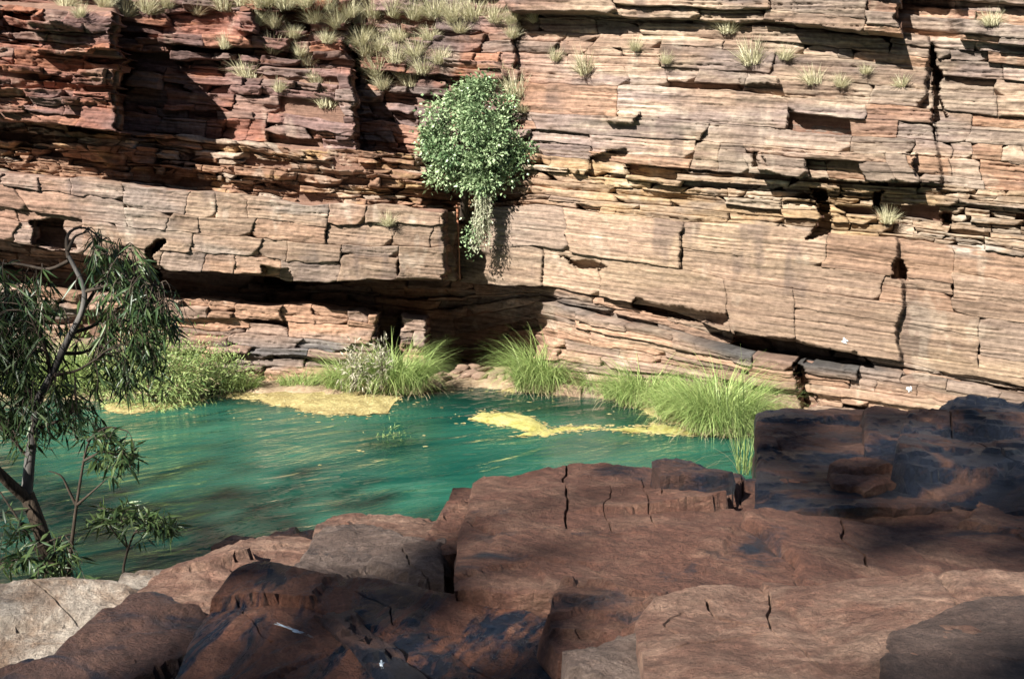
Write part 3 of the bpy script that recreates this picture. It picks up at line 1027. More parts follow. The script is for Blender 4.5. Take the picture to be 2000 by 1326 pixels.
# left step blocks
rk([(884, 946), (935, 934), (930, 1060), (800, 1085), (838, 1030), (872, 985)], 2.96, M_S1, 'brown step block against the left end of the platform', seed=16, amp=.04, gx=.05, rnd=.015, fac=6, fs=.6)
rk([(618, 1020), (650, 998), (745, 984), (800, 982), (868, 990), (905, 1040), (890, 1090), (760, 1095), (600, 1080)], 2.74, M_S3, 'sunlit tan rock dome beside the platform step', seed=17, amp=.05, rnd=.03, fac=7, cracks=[(.008, (868, 1000), (852, 1045))])
rk([(585, 1085), (612, 1040), (640, 1020), (720, 1024), (800, 1040), (876, 1044), (872, 1085), (700, 1090), (600, 1105)], 2.94, M_S6, 'big dark faced block with a flat top left of the crack', seed=18, amp=.03, rnd=.02, gx=.05, fac=6, fs=.35)
rk([(570, 1106), (610, 1078), (690, 1060), (790, 1064), (868, 1072), (866, 1160), (740, 1160), (600, 1140)], 2.90, M_S6, 'low grey block in front of the dark faced block', seed=19, amp=.04, rnd=.02, fac=6, fs=.35, cracks=[(.006, (780, 1070), (800, 1110), (850, 1140))])
rk([(445, 1066), (480, 1050), (520, 1043), (575, 1034), (625, 1052), (610, 1110), (560, 1135), (450, 1130)], 2.72, M_S3, 'flat tan boulder with a pointed end by the water', seed=20, amp=.03, rnd=.02, fac=6, fs=.35)
rk([(525, 1038), (590, 1024), (640, 1018), (630, 1060), (550, 1070)], 2.45, M_S2, 'small black boulder at the edge of the water', seed=21, amp=.04, rnd=.02, fac=6)
rk([(410, 1050), (450, 1038), (510, 1042), (490, 1072), (415, 1078)], 2.4, M_S2, 'low black stone between two tan boulders', seed=22, amp=.03, rnd=.02, fac=5)
rk([(335, 1088), (350, 1068), (385, 1051), (428, 1047), (470, 1075), (520, 1095), (520, 1180), (430, 1250), (220, 1200), (290, 1125)], 2.78, M_S3, 'rounded brown boulder with a smooth sloping face', seed=23, amp=.05, rnd=.03, fac=8, fs=.5, gy=.08)
rk([(222, 1125), (236, 1104), (290, 1080), (350, 1082), (350, 1130), (300, 1180), (225, 1175)], 2.62, M_S4, 'small white boulder with orange spots beside the water', seed=24, amp=.05, rnd=.03, fac=8, fs=.6)
rk([(-200, 1175), (0, 1152), (60, 1132), (150, 1126), (265, 1152), (270, 1210), (190, 1290), (110, 1360), (-200, 1380)], 2.90, M_S4, 'pale boulder with a rusty vein in the bottom left corner', seed=25, amp=.05, rnd=.03, fac=8, fs=.4, gy=.10, cracks=[(.006, (45, 1140), (110, 1180), (170, 1215))])
# foreground
rk([(-260, 1300), (100, 1284), (150, 1240), (258, 1140), (300, 1136), (390, 1190), (440, 1240), (400, 1460), (-260, 1460)], 3.0, M_S2, 'dark shaded rock face in front of the pale boulder', seed=26, amp=.04, rnd=.025, gy=.06, fac=5, fs=.3)
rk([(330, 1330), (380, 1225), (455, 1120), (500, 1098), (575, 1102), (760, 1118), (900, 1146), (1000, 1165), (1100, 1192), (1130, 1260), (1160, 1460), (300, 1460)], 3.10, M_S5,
   'red foreground slab streaked with dark stains and painted sky reflection', seed=27, amp=.045, fl=.014, rnd=.03, res=.017, gy=.03, fac=4, fs=.25, cracks=[(.005, (850, 1240), (900, 1280), (960, 1310)), (.004, (480, 1190), (500, 1230), (530, 1250)), (.004, (700, 1150), (760, 1180), (770, 1215))])
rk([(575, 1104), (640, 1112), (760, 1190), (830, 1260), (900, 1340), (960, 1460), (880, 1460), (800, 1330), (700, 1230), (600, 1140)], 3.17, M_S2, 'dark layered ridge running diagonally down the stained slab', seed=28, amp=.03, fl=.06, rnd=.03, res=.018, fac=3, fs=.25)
rk([(1062, 1235), (1080, 1170), (1130, 1132), (1200, 1126), (1285, 1124), (1310, 1170), (1270, 1260), (1200, 1280), (1090, 1275)], 3.14, M_S1, 'folded orange rock with a layered hollow between the slabs', seed=29, amp=.04, fl=.06, rnd=.02, res=.016, fac=5, fs=.25)
rk([(1100, 1286), (1190, 1262), (1255, 1240), (1275, 1300), (1300, 1460), (1120, 1460)], 3.20, M_S6, 'small banded grey slab at the bottom of the picture', seed=30, amp=.02, rnd=.02, res=.018, fac=3, fs=.2)
rk([(1240, 1200), (1270, 1155), (1370, 1130), (1470, 1124), (1490, 1118), (1590, 1130), (1670, 1120), (1820, 1118), (2000, 1130), (2300, 1150), (2300, 1460), (1270, 1460), (1255, 1300)], 3.27, M_S3,
   'large smooth tan slab filling the bottom right with curved cracks', seed=31, amp=.035, fl=.012, rnd=.025, res=.017, fac=2, fs=.12,
   cracks=[(.006, (1490, 1120), (1505, 1170), (1508, 1215)), (.008, (1385, 1170), (1400, 1200), (1450, 1216), (1508, 1218)), (.006, (1330, 1275), (1400, 1250), (1500, 1232)), (.004, (1508, 1220), (1560, 1270), (1620, 1326)), (.006, (1300, 1215), (1320, 1200), (1335, 1188)), (.006, (1300, 1215), (1325, 1240))])
rk([(1715, 1330), (1718, 1280), (1735, 1230), (1850, 1180), (1930, 1155), (2050, 1160), (2350, 1180), (2350, 1500), (1720, 1500)], 3.31, M_S7, 'smooth dark mauve slab resting on the tan slab at lower right', seed=32, amp=.015, fl=.004, rnd=.02, res=.019, bot=3.0, fac=1, fs=.1, plates=.8, pstep=.006)

# ground under and behind the near rocks
gx, gy = np.meshgrid(np.linspace(-30, 30, 160), np.linspace(-15.5, 11, 120))
gx = gx.ravel(); gy = gy.ravel()
hgt = np.interp(gy + .18 * np.clip(gx, -6, 6) * -1, [-6, 0, 4, 6, 8.2, 10.5, 12], [3.2, 3.0, 2.7, 1.9, .6, -.7, -1.2])
lft = sstep(-1.5, -3.5, gx)
hgt = hgt - .5 * lft * sstep(2, 5, gy) + (fbm(gx * .7, gy * .7, 8) - .5) * .3 + sstep(3.2, 7, gx) * sstep(6, 3, gy) * .1
ids = np.arange(len(gx)).reshape(120, 160)
q = np.stack([ids[:-1, :-1], ids[:-1, 1:], ids[1:, 1:], ids[1:, :-1]], -1).reshape(-1, 4)
link('near_bank', make_mesh('near_bank', np.stack([gx, gy, hgt], -1), q, smooth=True), M_S2, kind='structure', label='dark stony bank under the near rock slabs')

# puddle on the stained slab
# ------------------------------------------------------------------ plants
def tube(geo, pts, rad, sides=7, col=None):
    pts = np.asarray(pts, float)
    n = len(pts)
    tg = np.gradient(pts, axis=0); tg /= np.linalg.norm(tg, axis=1)[:, None] + 1e-9
    ref = np.array([.3, .9, .1])
    a = np.cross(tg, ref); a /= np.linalg.norm(a, axis=1)[:, None] + 1e-9
    b = np.cross(tg, a)
    th = np.linspace(0, 2 * math.pi, sides, endpoint=False)
    rad = np.broadcast_to(rad, n)
    V = pts[:, None, :] + rad[:, None, None] * (np.cos(th)[None, :, None] * a[:, None, :] + np.sin(th)[None, :, None] * b[:, None, :])
    ids = np.arange(n * sides).reshape(n, sides)
    q = np.stack([ids[:-1], np.roll(ids[:-1], -1, 1), np.roll(ids[1:], -1, 1), ids[1:]], -1).reshape(-1, 4)
    geo.add(V.reshape(-1, 3), q, col=col)


def smooth_path(pts, n):
    pts = np.asarray(pts, float)
    t = np.concatenate([[0], np.cumsum(np.linalg.norm(np.diff(pts, axis=0), axis=1))])
    u = np.linspace(0, t[-1], n)
    # Catmull-Rom like: resample then relax
    p = np.stack([np.interp(u, t, pts[:, k]) for k in range(pts.shape[1])], -1)
    for _ in range(2):
        p[1:-1] = p[1:-1] * .5 + (p[:-2] + p[2:]) * .25
    return p


def unit(v):
    return v / (np.linalg.norm(v, axis=-1, keepdims=True) + 1e-9)


def leaves(geo, base, direc, length, width, rng, droop=0.0, fold=.15, tint=None):
    """many leaves at once: each a six-point blade folded on its midrib"""
    n = len(base)
    d = unit(direc)
    rv = rng.normal(size=(n, 3))
    sdir = unit(np.cross(d, rv))
    up = np.cross(sdir, d)
    L = np.broadcast_to(length, n)[:, None]; Wd = np.broadcast_to(width, n)[:, None]
    dn = np.array([0, 0, -1.0])
    p0 = base
    m = base + d * L * .45 + dn * droop * L * .12 - up * fold * Wd
    tip = base + d * L + dn * droop * L * .5
    l = base + d * L * .42 + sdir * Wd * .5 + dn * droop * L * .12
    r = base + d * L * .42 - sdir * Wd * .5 + dn * droop * L * .12
    V = np.stack([p0, l, tip, r, m], 1).reshape(-1, 3)
    i = np.arange(n)[:, None] * 5
    T = np.concatenate([i + np.array([[0, 4, 1]]), i + np.array([[1, 4, 2]]), i + np.array([[2, 4, 3]]), i + np.array([[3, 4, 0]])])
    t = rng.random(n) if tint is None else tint
    geo.add(V, tris=T, col=np.repeat(np.stack([t, t, t], -1), 5, 0))


def blades(geo, base, length, width, lean, arch, rng, seg=5, tint=None):
    """curved grass blades as tapering strips"""
    n = len(base)
    az = lean[0]; el = lean[1]
    t = np.linspace(0, 1, seg + 1)
    hx = np.cos(az); hy = np.sin(az)
    L = np.broadcast_to(length, n)
    a0 = el[:, None] - (arch[:, None] * t[None, :])          # elevation angle along the blade
    ds = L[:, None] / seg
    cx = np.cumsum(np.cos(a0) * ds, 1) - np.cos(a0) * ds
    cz = np.cumsum(np.sin(a0) * ds, 1) - np.sin(a0) * ds
    P = base[:, None, :] + np.stack([cx * hx[:, None], cx * hy[:, None], cz], -1)
    saz = az + rng.normal(0, .7, n) + math.pi / 2
    sd_ = np.stack([np.cos(saz), np.sin(saz), 0 * saz], -1)
    w = np.broadcast_to(width, n)[:, None] * (1 - t[None, :] ** 1.6 * .93) * .5
    A = P + sd_[:, None, :] * w[:, :, None]
    B = P - sd_[:, None, :] * w[:, :, None]
    V = np.stack([A, B], 2).reshape(-1, 3)
    k = 2 * (seg + 1)
    i = np.arange(n)[:, None, None] * k + np.arange(seg)[None, :, None] * 2 + np.array([0, 1, 3, 2])[None, None, :]
    tt = rng.random(n) if tint is None else tint
    geo.add(V, i.reshape(-1, 4), col=np.repeat(np.stack([tt, tt, tt], -1), k, 0))


def sedge(loc, rx, h, nb, label, group, seed, mat=M_REED, arch=2.0, wd=.014, name='sedge_clump', ry=None):
    rng = np.random.default_rng(seed)
    g = Geo()
    ry = rx * .5 if ry is None else ry
    ang = rng.uniform(0, 2 * math.pi, nb); rr = np.sqrt(rng.random(nb))
    base = np.stack([np.cos(ang) * rr * rx, np.sin(ang) * rr * ry, rng.uniform(-.03, .05, nb)], -1)
    az = np.arctan2(base[:, 1] * .8, base[:, 0]) + rng.normal(0, .9, nb)
    el = rng.uniform(1.0, 1.62, nb)
    L = 1.6 * h * rng.uniform(.6, 1.3, nb) * (1 - .25 * rr)
    blades(g, base, L, wd * rng.uniform(.6, 1.3, nb), (az, el), arch * rng.uniform(.55, 1.35, nb), rng, 6, np.clip(rng.beta(2, 2, nb), 0, .98))
    m2 = nb // 5
    az2 = rng.uniform(0, 6.283, m2)
    blades(g, base[:m2] * 1.08, h * rng.uniform(.4, 1.2, m2), wd * .8, (az2, rng.uniform(.2, 1.2, m2)), rng.uniform(.8, 2.6, m2), rng, 5, np.full(m2, 1.6))
    me = g.mesh(name)
    o = link(name, me, mat, label=label, category='sedge', group=group)
    o.location = loc
    return o


GS = 'green sedge clumps along the far shore'
def shore_pt(px, py, z=.05):
    return at_z(px, py, z)

sedge(shore_pt(1062, 762), .62, 1.05, 1500, 'tall arching green sedge clump beside the mouth of the dark cave', GS, 101)
sedge(shore_pt(1168, 768), .45, .66, 650, 'short thin sedge between two bigger clumps right of the cave', GS, 102)
sedge(shore_pt(1262, 790), .60, .85, 1100, 'rounded green sedge clump with bleached lower blades', GS, 103)
sedge(shore_pt(1405, 838), .66, 1.0, 2400, 'largest sedge clump, bushy and pale green, at the right end of the shore', GS, 104, ry=.55)
sedge(shore_pt(1215, 778), .40, .55, 420, 'thin low sedge in the gap left of the rounded clump', GS, 112)
sedge(shore_pt(1330, 818), .45, .8, 700, 'sedge tucked against the left flank of the largest clump', GS, 105)
sedge(shore_pt(770, 765), .70, 1.0, 1500, 'tall sedge clump with dark right side left of the cave', GS, 106)
sedge(shore_pt(680, 762), .48, .75, 700, 'pale sedge clump below the white leaved bush', GS, 107)
sedge(shore_pt(585, 756), .45, .38, 320, 'low yellowish sedge on the gravel by the grey rock', GS, 108)
sedge(shore_pt(470, 762), .4, .45, 300, 'short sedge at the foot of the bushy green shrub', GS, 109)
sedge(shore_pt(90, 770), .9, 1.1, 1400, 'sedge growing behind the gum tree at the left edge', GS, 110)
sedge(at_z(1453, 925, 1.9), .10, .75, 46, 'sparse upright reeds against the straight edge of the dark shelf', GS, 111, arch=.5, wd=.008, name='reed_tuft')


def shrub(loc, r, n, mat, label, seed, stems=9, leaf=(.10, .025), name='shrub', group='leafy shrubs on the far shore', blobs=16):
    rng = np.random.default_rng(seed)
    root = empty(name, loc, label=label, category='shrub', group=group)
    gs = Geo(); gl = Geo()
    cen = []
    for i in range(blobs):
        u = unit(rng.normal(size=3)); u[2] = abs(u[2])
        c = np.array([u[0] * r[0], u[1] * r[1], r[2] * (.25 + .75 * u[2])]) * rng.uniform(.55, 1.0)
        cen.append(c)
        path = smooth_path([(0, 0, -.15), c * np.array([.4, .4, .6]), c], 7)
        tube(gs, path, np.linspace(.022, .005, 7) * (r[2] / .8), 5)
    cen = np.array(cen)
    k = rng.integers(0, blobs, n)
    sp = rng.normal(size=(n, 3)) * np.array(r) * .27
    base = cen[k] + sp
    base[:, 2] = np.maximum(base[:, 2], .02)
    dr = unit(sp + np.array([0, 0, .05])) + rng.normal(size=(n, 3)) * .5 + np.array([0, 0, .25])
    t = np.clip(.5 + rng.normal(0, .25, n), 0, 1)
    leaves(gl, base, dr, leaf[0] * rng.uniform(.6, 1.4, n), leaf[1] * rng.uniform(.7, 1.3, n), rng, .4, tint=t)
    link('stems', gs.mesh('stems', True), M_TWIG, root)
    link('foliage', gl.mesh('foliage'), mat, root)
    return root


shrub(shore_pt(300, 785), (1.0, .6, 1.35), 6500, M_SHRUB, 'bushy bright green shrub leaning over the water behind the gum tree', 201, leaf=(.13, .02), blobs=22)
shrub(shore_pt(415, 765), (.75, .5, .8), 3600, M_SHRUB, 'darker green shrub spreading right of the bushy one', 202, leaf=(.11, .02), blobs=16)
shrub(shore_pt(170, 770), (.8, .5, 1.0), 3000, M_SHRUB, 'green shrub half hidden behind the gum tree leaves', 203, leaf=(.12, .02), blobs=14)
shrub(shore_pt(690, 752, .3), (.35, .25, .75), 480, M_DRY, 'pale leaved bush above the sedge left of the cave', 204, leaf=(.13, .03), blobs=9)
shrub(shore_pt(748, 752, .3), (.22, .2, .95), 320, M_DRY, 'taller pale leaved bush with drooping leaves by the cave', 205, leaf=(.14, .03), blobs=7)
shrub(at_z(765, 880, -.32), (.42, .6, .30), 700, M_SHRUB, 'sunken green bush seen under the turquoise water', 206, leaf=(.12, .015), blobs=10, name='sunken_bush')


# fig tree growing out of the cleft
def fig():
    rng = np.random.default_rng(301)
    base = at_y(905, 400, 23.4)
    root = empty('fig_tree', base, label='round pale green fig tree growing out of the cleft in the cliff', category='tree')
    cen0 = at_y(928, 280, 22.35) - base
    trunk = Geo(); crown = Geo()
    path = smooth_path([(0, .1, -.3), (0.05, -.35, .2), (.12, -.7, .7), cen0 * np.array([1, 1, .8])], 12)
    tube(trunk, path, np.linspace(.11, .05, 12), 8)
    nb = 66
    cl = []
    for i in range(nb):
        u = unit(rng.normal(size=3))
        rad = rng.uniform(.42, 1.08) ** .6
        c = cen0 + u * np.array([1.14, .55, 1.12]) * rad
        c[2] = max(c[2], cen0[2] - .88)
        cl.append(c)
        k = rng.integers(5, 11)
        tube(trunk, smooth_path([path[k], (path[k] + c) / 2 + rng.normal(size=3) * .12, c], 7), np.linspace(.03, .006, 7), 5)
    # crown tip
    for px_, py_ in ((915, 178), (955, 180), (888, 200), (985, 205), (938, 164), (925, 190)):
        cl.append(at_y(px_, py_, 22.4) - base)
    cl = np.array(cl)
    n = 15000
    k = rng.integers(0, len(cl), n)
    sp = rng.normal(size=(n, 3)) * np.array([.125, .10, .12])
    b = cl[k] + sp
    dr = unit(sp) + rng.normal(size=(n, 3)) * .45 + np.array([-.25, -.35, .25])
    leaves(crown, b, dr, .090 * rng.uniform(.5, 1.4, n), .054 * rng.uniform(.7, 1.3, n), rng, .35, tint=np.clip(.5 + .28 * rng.normal(size=n) + .22 * rng.normal(size=len(cl))[k], 0, .98))
    link('trunk', trunk.mesh('trunk', True), M_TWIG, root)
    link('crown', crown.mesh('crown'), M_FIG, root)
    rt = Geo()
    tube(rt, [p - base for p in (at_y(893, 400, 23.1), at_y(894, 440, 23.05), at_y(896, 490, 23.05), at_y(898, 545, 23.1))], [.03, .026, .022, .015], 6)
    link('hanging_root', rt.mesh('hanging_root', True), mat_plain('red_root', (.22, .09, .05), (.36, .16, .09), 8), root)
    # trailing plant below
    vb = at_y(945, 368, 22.25)
    vr = empty('trailing_plant', vb, label='pale silvery plant trailing down the rock below the fig tree', category='plant')
    st = Geo(); lf = Geo()
    for i in range(46):
        x0 = rng.normal(0, .10); x1 = x0 * 1.6 + rng.normal(-.02, .12)
        L = rng.uniform(.6, 1.35)
        pth = smooth_path([(x0 + .05, .15, .0), (x0, -.12 + rng.normal() * .08, -.15), ((x0 + x1) / 2, -.2 + rng.normal() * .1, -L * .6), (x1 - .05, -.12 + rng.normal() * .1, -L)], 12)
        tube(st, pth, .004, 4)
        m_ = 42
        u = rng.uniform(.05, 1, m_) * 11
        i0 = np.clip(u.astype(int), 0, 10)
        bb = pth[i0] + (pth[i0 + 1] - pth[i0]) * (u - i0)[:, None] + rng.normal(size=(m_, 3)) * .035
        leaves(lf, bb, rng.normal(size=(m_, 3)) + np.array([0, -.3, -.8]), .075 * rng.uniform(.6, 1.3, m_), .03, rng, .3, tint=np.clip(rng.normal(.7, .2, m_), 0, .98))
    link('stems', st.mesh('stems'), mat_plain('pale_stem', (.3, .27, .2), (.45, .4, .3), 9), vr)
    link('foliage', lf.mesh('foliage'), M_VINE, vr)
    # green tip of the trailing plant
    gb = Geo()
    n = 200
    c = (at_y(926, 462, 22.1) - vb)
    bb = c + rng.normal(size=(n, 3)) * np.array([.13, .08, .19]) + np.array([-.05, 0, 0])
    leaves(gb, bb, rng.normal(size=(n, 3)) + np.array([-.3, -.3, -.3]), .07, .035, rng, .4)
    link('leaves', gb.mesh('leaves'), M_FIG, vr)


fig()

# spinifex tufts on the ledges
TUFTS = [(130, 12, 1.0), (205, 14, 1.1), (290, 22, 1.5), (330, 12, .9), (440, 15, 1.2), (480, 8, 1.2), (520, 8, 1.5), (560, 12, 1.3), (600, 10, 1.3), (640, 16, 1.0), (700, 40, 1.1), (735, 30, 1.4), (770, 28, 1.4), (810, 34, 1.4),
         (850, 30, 1.4), (885, 38, 1.3), (925, 34, 1.5), (965, 40, 1.3), (1000, 42, 1.0), (1045, 40, .8), (535, 100, 1.2), (490, 150, 1.5), (440, 90, .8), (575, 70, .8), (640, 80, .8), (720, 70, 1.2), (718, 105, 1.2), (738, 145, 1.5),
         (790, 150, 1.3), (815, 108, 1.5), (805, 165, 1.2), (640, 205, 1.2), (545, 175, .8), (600, 125, .8), (1010, 185, 1.4), (975, 160, 1.2), (1145, 140, 1.3), (1470, 120, 1.2), (1530, 112, .9), (1640, 165, .8), (1760, 165, .7),
         (1590, 160, 1.0), (758, 435, .8), (1240, 95, .7), (1935, 45, .8), (1420, 60, .9), (1730, 430, .9), (1000, 70, .8), (680, 30, 1.2), (860, 120, .9), (705, 85, 1.3), (745, 95, 1.1), (770, 120, 1.2), (750, 170, 1.1), (830, 140, 1.2), (780, 75, 1.0), (840, 75, 1.0), (900, 60, 1.0), (615, 40, 1.2), (660, 50, 1.2), (585, 105, .9), (620, 160, .9), (500, 45, 1.2), (540, 50, 1.0), (385, 25, 1.1), (250, 28, 1.2), (160, 30, .9), (1085, 115, .7), (1020, 215, .8), (1300, 120, .6), (1690, 140, .6)]
TL = ['on the ledge', 'in a crack']
rngt = np.random.default_rng(401)
tmeshes = []
for i in range(5):
    g = Geo()
    n = 260
    ang = rngt.uniform(0, 2 * math.pi, n); rr = np.sqrt(rngt.random(n)) * .09
    base = np.stack([np.cos(ang) * rr * 1.5, np.sin(ang) * rr, rngt.uniform(-.04, .03, n)], -1)
    blades(g, base, rngt.uniform(.2, .42, n), .009, (ang + rngt.normal(0, .5, n), rngt.uniform(.35, 1.5, n)), rngt.uniform(0, .8, n), rngt, 3)
    me = g.mesh('spinifex_tuft')
    me.materials.append(M_SPIN)
    tmeshes.append(me)
bpy.context.view_layer.update()
dg = bpy.context.evaluated_depsgraph_get()
ORD = 'first second third fourth fifth sixth seventh eighth ninth tenth eleventh twelfth thirteenth fourteenth fifteenth sixteenth seventeenth eighteenth nineteenth twentieth'.split()
ti = 0
cnt_ = {}
for (x_, y_, s_) in sorted(TUFTS):
    dx, dy, dz = ray(x_, y_)
    org = Vector((0, 0, CAM_H)); dv_ = Vector((float(dx), float(dy), float(dz))).normalized()
    hit, loc, nrm, _, ob, _ = SC.ray_cast(dg, org + dv_ * 12, dv_)
    if not hit:
        continue
    p = np.array(loc) + np.array([0, -.05, -.04])
    if y_ < 50:
        key = 'along the top ledge left of the gully' if x_ < 690 else ('along the top ledge above the fig tree' if x_ < 1080 else 'near the top edge on the right')
    elif x_ < 690:
        key = 'on the face left of the gully'
    elif x_ < 1080:
        key = 'on the steps around the fig tree'
    else:
        key = 'on the face right of the fig tree'
    i_ = cnt_.get(key, 0); cnt_[key] = i_ + 1
    o = bpy.data.objects.new('spinifex_tuft', tmeshes[ti % 5])
    COL.objects.link(o)
    o.location = p
    o.rotation_euler = (.25, 0, random.uniform(0, 6.28))
    o.scale = (s_ * 1.15, s_, s_ * random.uniform(.95, 1.3))
    o['label'] = ORD[i_] + ' pale spinifex tuft from the left ' + key
    o['category'] = 'grass tuft'; o['group'] = 'spinifex tufts on the cliff ledges'
    ti += 1


def on_face(x_, y_, start=1.0):
    dx, dy, dz = ray(x_, y_)
    dv_ = Vector((float(dx), float(dy), float(dz))).normalized()
    hit, loc, nrm, _, ob, _ = SC.ray_cast(dg, Vector((0, 0, CAM_H)) + dv_ * start, dv_)
    return np.array(loc), np.array(nrm), dv_


def chip(px_, py_, w, h, mat, label, name, cat, seed, start=12, steps=22, thick=.012, slope=0.0):
    """a thin irregular patch lying on the rock"""
    rg = np.random.default_rng(seed)
    ang = np.linspace(0, 2 * math.pi, steps, endpoint=False)
    rr = rg.uniform(.3, 1.25, steps)
    P = []
    for a_, r_ in zip(ang, rr):
        p, nn_, dv_ = on_face(px_ + math.cos(a_) * r_ * w, py_ + math.sin(a_) * r_ * h + slope * math.cos(a_) * r_ * w, start)
        P.append(p)
    c, nc, dv_ = on_face(px_, py_, start)
    P = np.array(P)
    far_ = np.linalg.norm(P - c, axis=1)
    P = c + (P - c) * np.minimum(1, np.median(far_) * 2.2 / (far_ + 1e-6))[:, None]
    out = -np.array(dv_) * thick
    V = np.concatenate([[c + out * 2], P + out, P - out * 2])
    j = np.arange(steps); j2 = (j + 1) % steps
    T = np.stack([0 * j, 1 + j, 1 + j2], -1)
    Q = np.stack([1 + j, 1 + steps + j, 1 + steps + j2, 1 + j2], -1)
    o = link(name, make_mesh(name, V - c, Q, T, True), mat, label=label, category=cat)
    o.location = c


M_CRUST = mat_plain('white_mineral_crust', (.42, .43, .44), (.72, .74, .76), 30, .5)
M_BLUEW = mat_plain('painted_sky_sheen', (.20, .27, .33), (.62, .68, .72), 40, .35)  # pale blue painted in place of a wet film reflecting the sky
chip(1650, 666, 6, 6, M_CRUST, 'small white patch on the brown block under the massive slab', 'mineral_patch', 'mineral patch', 41)
chip(1776, 760, 6, 7, M_CRUST, 'small white patch on pink rock just above the dark ledge', 'mineral_patch', 'mineral patch', 42)
chip(578, 1231, 40, 4, M_BLUEW, 'long bluish white streak of painted sky reflection on the stained foreground slab', 'sky_sheen', 'painted sheen', 43, 1.0, 40, .002, .36)
chip(746, 1297, 5, 8, M_BLUEW, 'small pale blue spot at the bottom of the stained slab', 'sky_sheen', 'painted sheen', 44, 1.0, 18, .003)

# rubble at the mouth of the cave
rg = np.random.default_rng(88)
spots = [(872, 738), (888, 728), (902, 722), (912, 734), (926, 726), (936, 736), (948, 722), (958, 734), (970, 726), (980, 738), (918, 716), (942, 714), (1000, 732), (860, 730)]
side = ['first', 'second', 'third', 'fourth', 'fifth', 'sixth', 'seventh', 'eighth', 'ninth', 'tenth', 'eleventh', 'twelfth', 'thirteenth', 'fourteenth']
for i_, (x_, y_) in enumerate(sorted(spots)):
    c = at_z(x_, y_, .16)
    U, V = np.meshgrid(np.linspace(0, 2 * math.pi, 14, endpoint=False), np.linspace(.12, math.pi - .12, 9))
    d = np.stack([np.cos(U) * np.sin(V), np.sin(U) * np.sin(V), np.cos(V)], -1).reshape(-1, 3)
    r = np.ones(len(d))
    for _ in range(8):
        nn_ = unit(rg.normal(size=3)); k = d @ nn_
        r = np.minimum(r, np.where(k > .2, rg.uniform(.32, .7) / np.maximum(k, .2), 9))
    v = d * r[:, None] * np.array([rg.uniform(.16, .42), rg.uniform(.12, .25), rg.uniform(.08, .16)])
    ids = np.arange(14 * 9).reshape(9, 14)
    q = np.stack([ids[:-1], ids[1:], np.roll(ids[1:], -1, 1), np.roll(ids[:-1], -1, 1)], -1).reshape(-1, 4)
    T = [(ids[0, 0], ids[0, k], ids[0, k + 1]) for k in range(1, 13)] + [(ids[-1, 0], ids[-1, k + 1], ids[-1, k]) for k in range(1, 13)]
    me = make_mesh('stone', v, q, T)
    set_color(me, np.broadcast_to(C(.27, .185, .14) * rg.uniform(.6, 1.1), v.shape))
    o = link('stone', me, M_CLIFF, label=side[i_] + ' broken pink stone from the left at the cave mouth', category='stone', group='rubble at the cave mouth')
    o.location = c
    o.rotation_euler = (0, 0, rg.uniform(0, 6.28))

# scraps of algae adrift near the mats
g = Geo()
rg = np.random.default_rng(77)
for (cx, cy, sx, sy, n_) in ((800, 790, 60, 12, 40), (900, 815, 40, 14, 30), (1090, 776, 110, 8, 60), (1250, 806, 60, 8, 30), (600, 812, 160, 14, 50), (800, 860, 160, 40, 40), (1180, 838, 120, 10, 40), (350, 806, 90, 10, 25), (900, 760, 60, 6, 30)):
    for _ in range(n_ // 5):
        p = at_z(cx + rg.normal() * sx * .6, cy + rg.normal() * sy * .6, .006)
        k = rg.integers(5, 8); an = np.sort(rg.uniform(0, 6.283, k)); r_ = rg.uniform(.015, .07) * rg.uniform(.5, 1, k)
        ring = np.stack([np.cos(an) * r_ * 1.5, np.sin(an) * r_, 0 * an], -1) + p
        V = np.concatenate([[p + np.array([0, 0, .012])], ring])
        j = np.arange(k)
        g.add(V, tris=np.stack([0 * j, 1 + j, 1 + (j + 1) % k], -1))
for pix in FRINGE:
    for x_, y_ in pix:
        for _ in range(2):
            p = at_z(x_ + rg.normal() * 5, y_ + rg.normal() * 2.2, .006)
            k = rg.integers(5, 8); an = np.sort(rg.uniform(0, 6.283, k)); r_ = rg.uniform(.015, .085) * rg.uniform(.4, 1, k)
            ring = np.stack([np.cos(an) * r_ * 1.5, np.sin(an) * r_, 0 * an], -1) + p
            j = np.arange(k)
            g.add(np.concatenate([[p + np.array([0, 0, .012])], ring]), tris=np.stack([0 * j, 1 + j, 1 + (j + 1) % k], -1))
link('algae_scraps', g.mesh('algae_scraps'), M_ALGAE, kind='stuff', label='scattered yellow scraps of algae floating on the pool', category='algae')


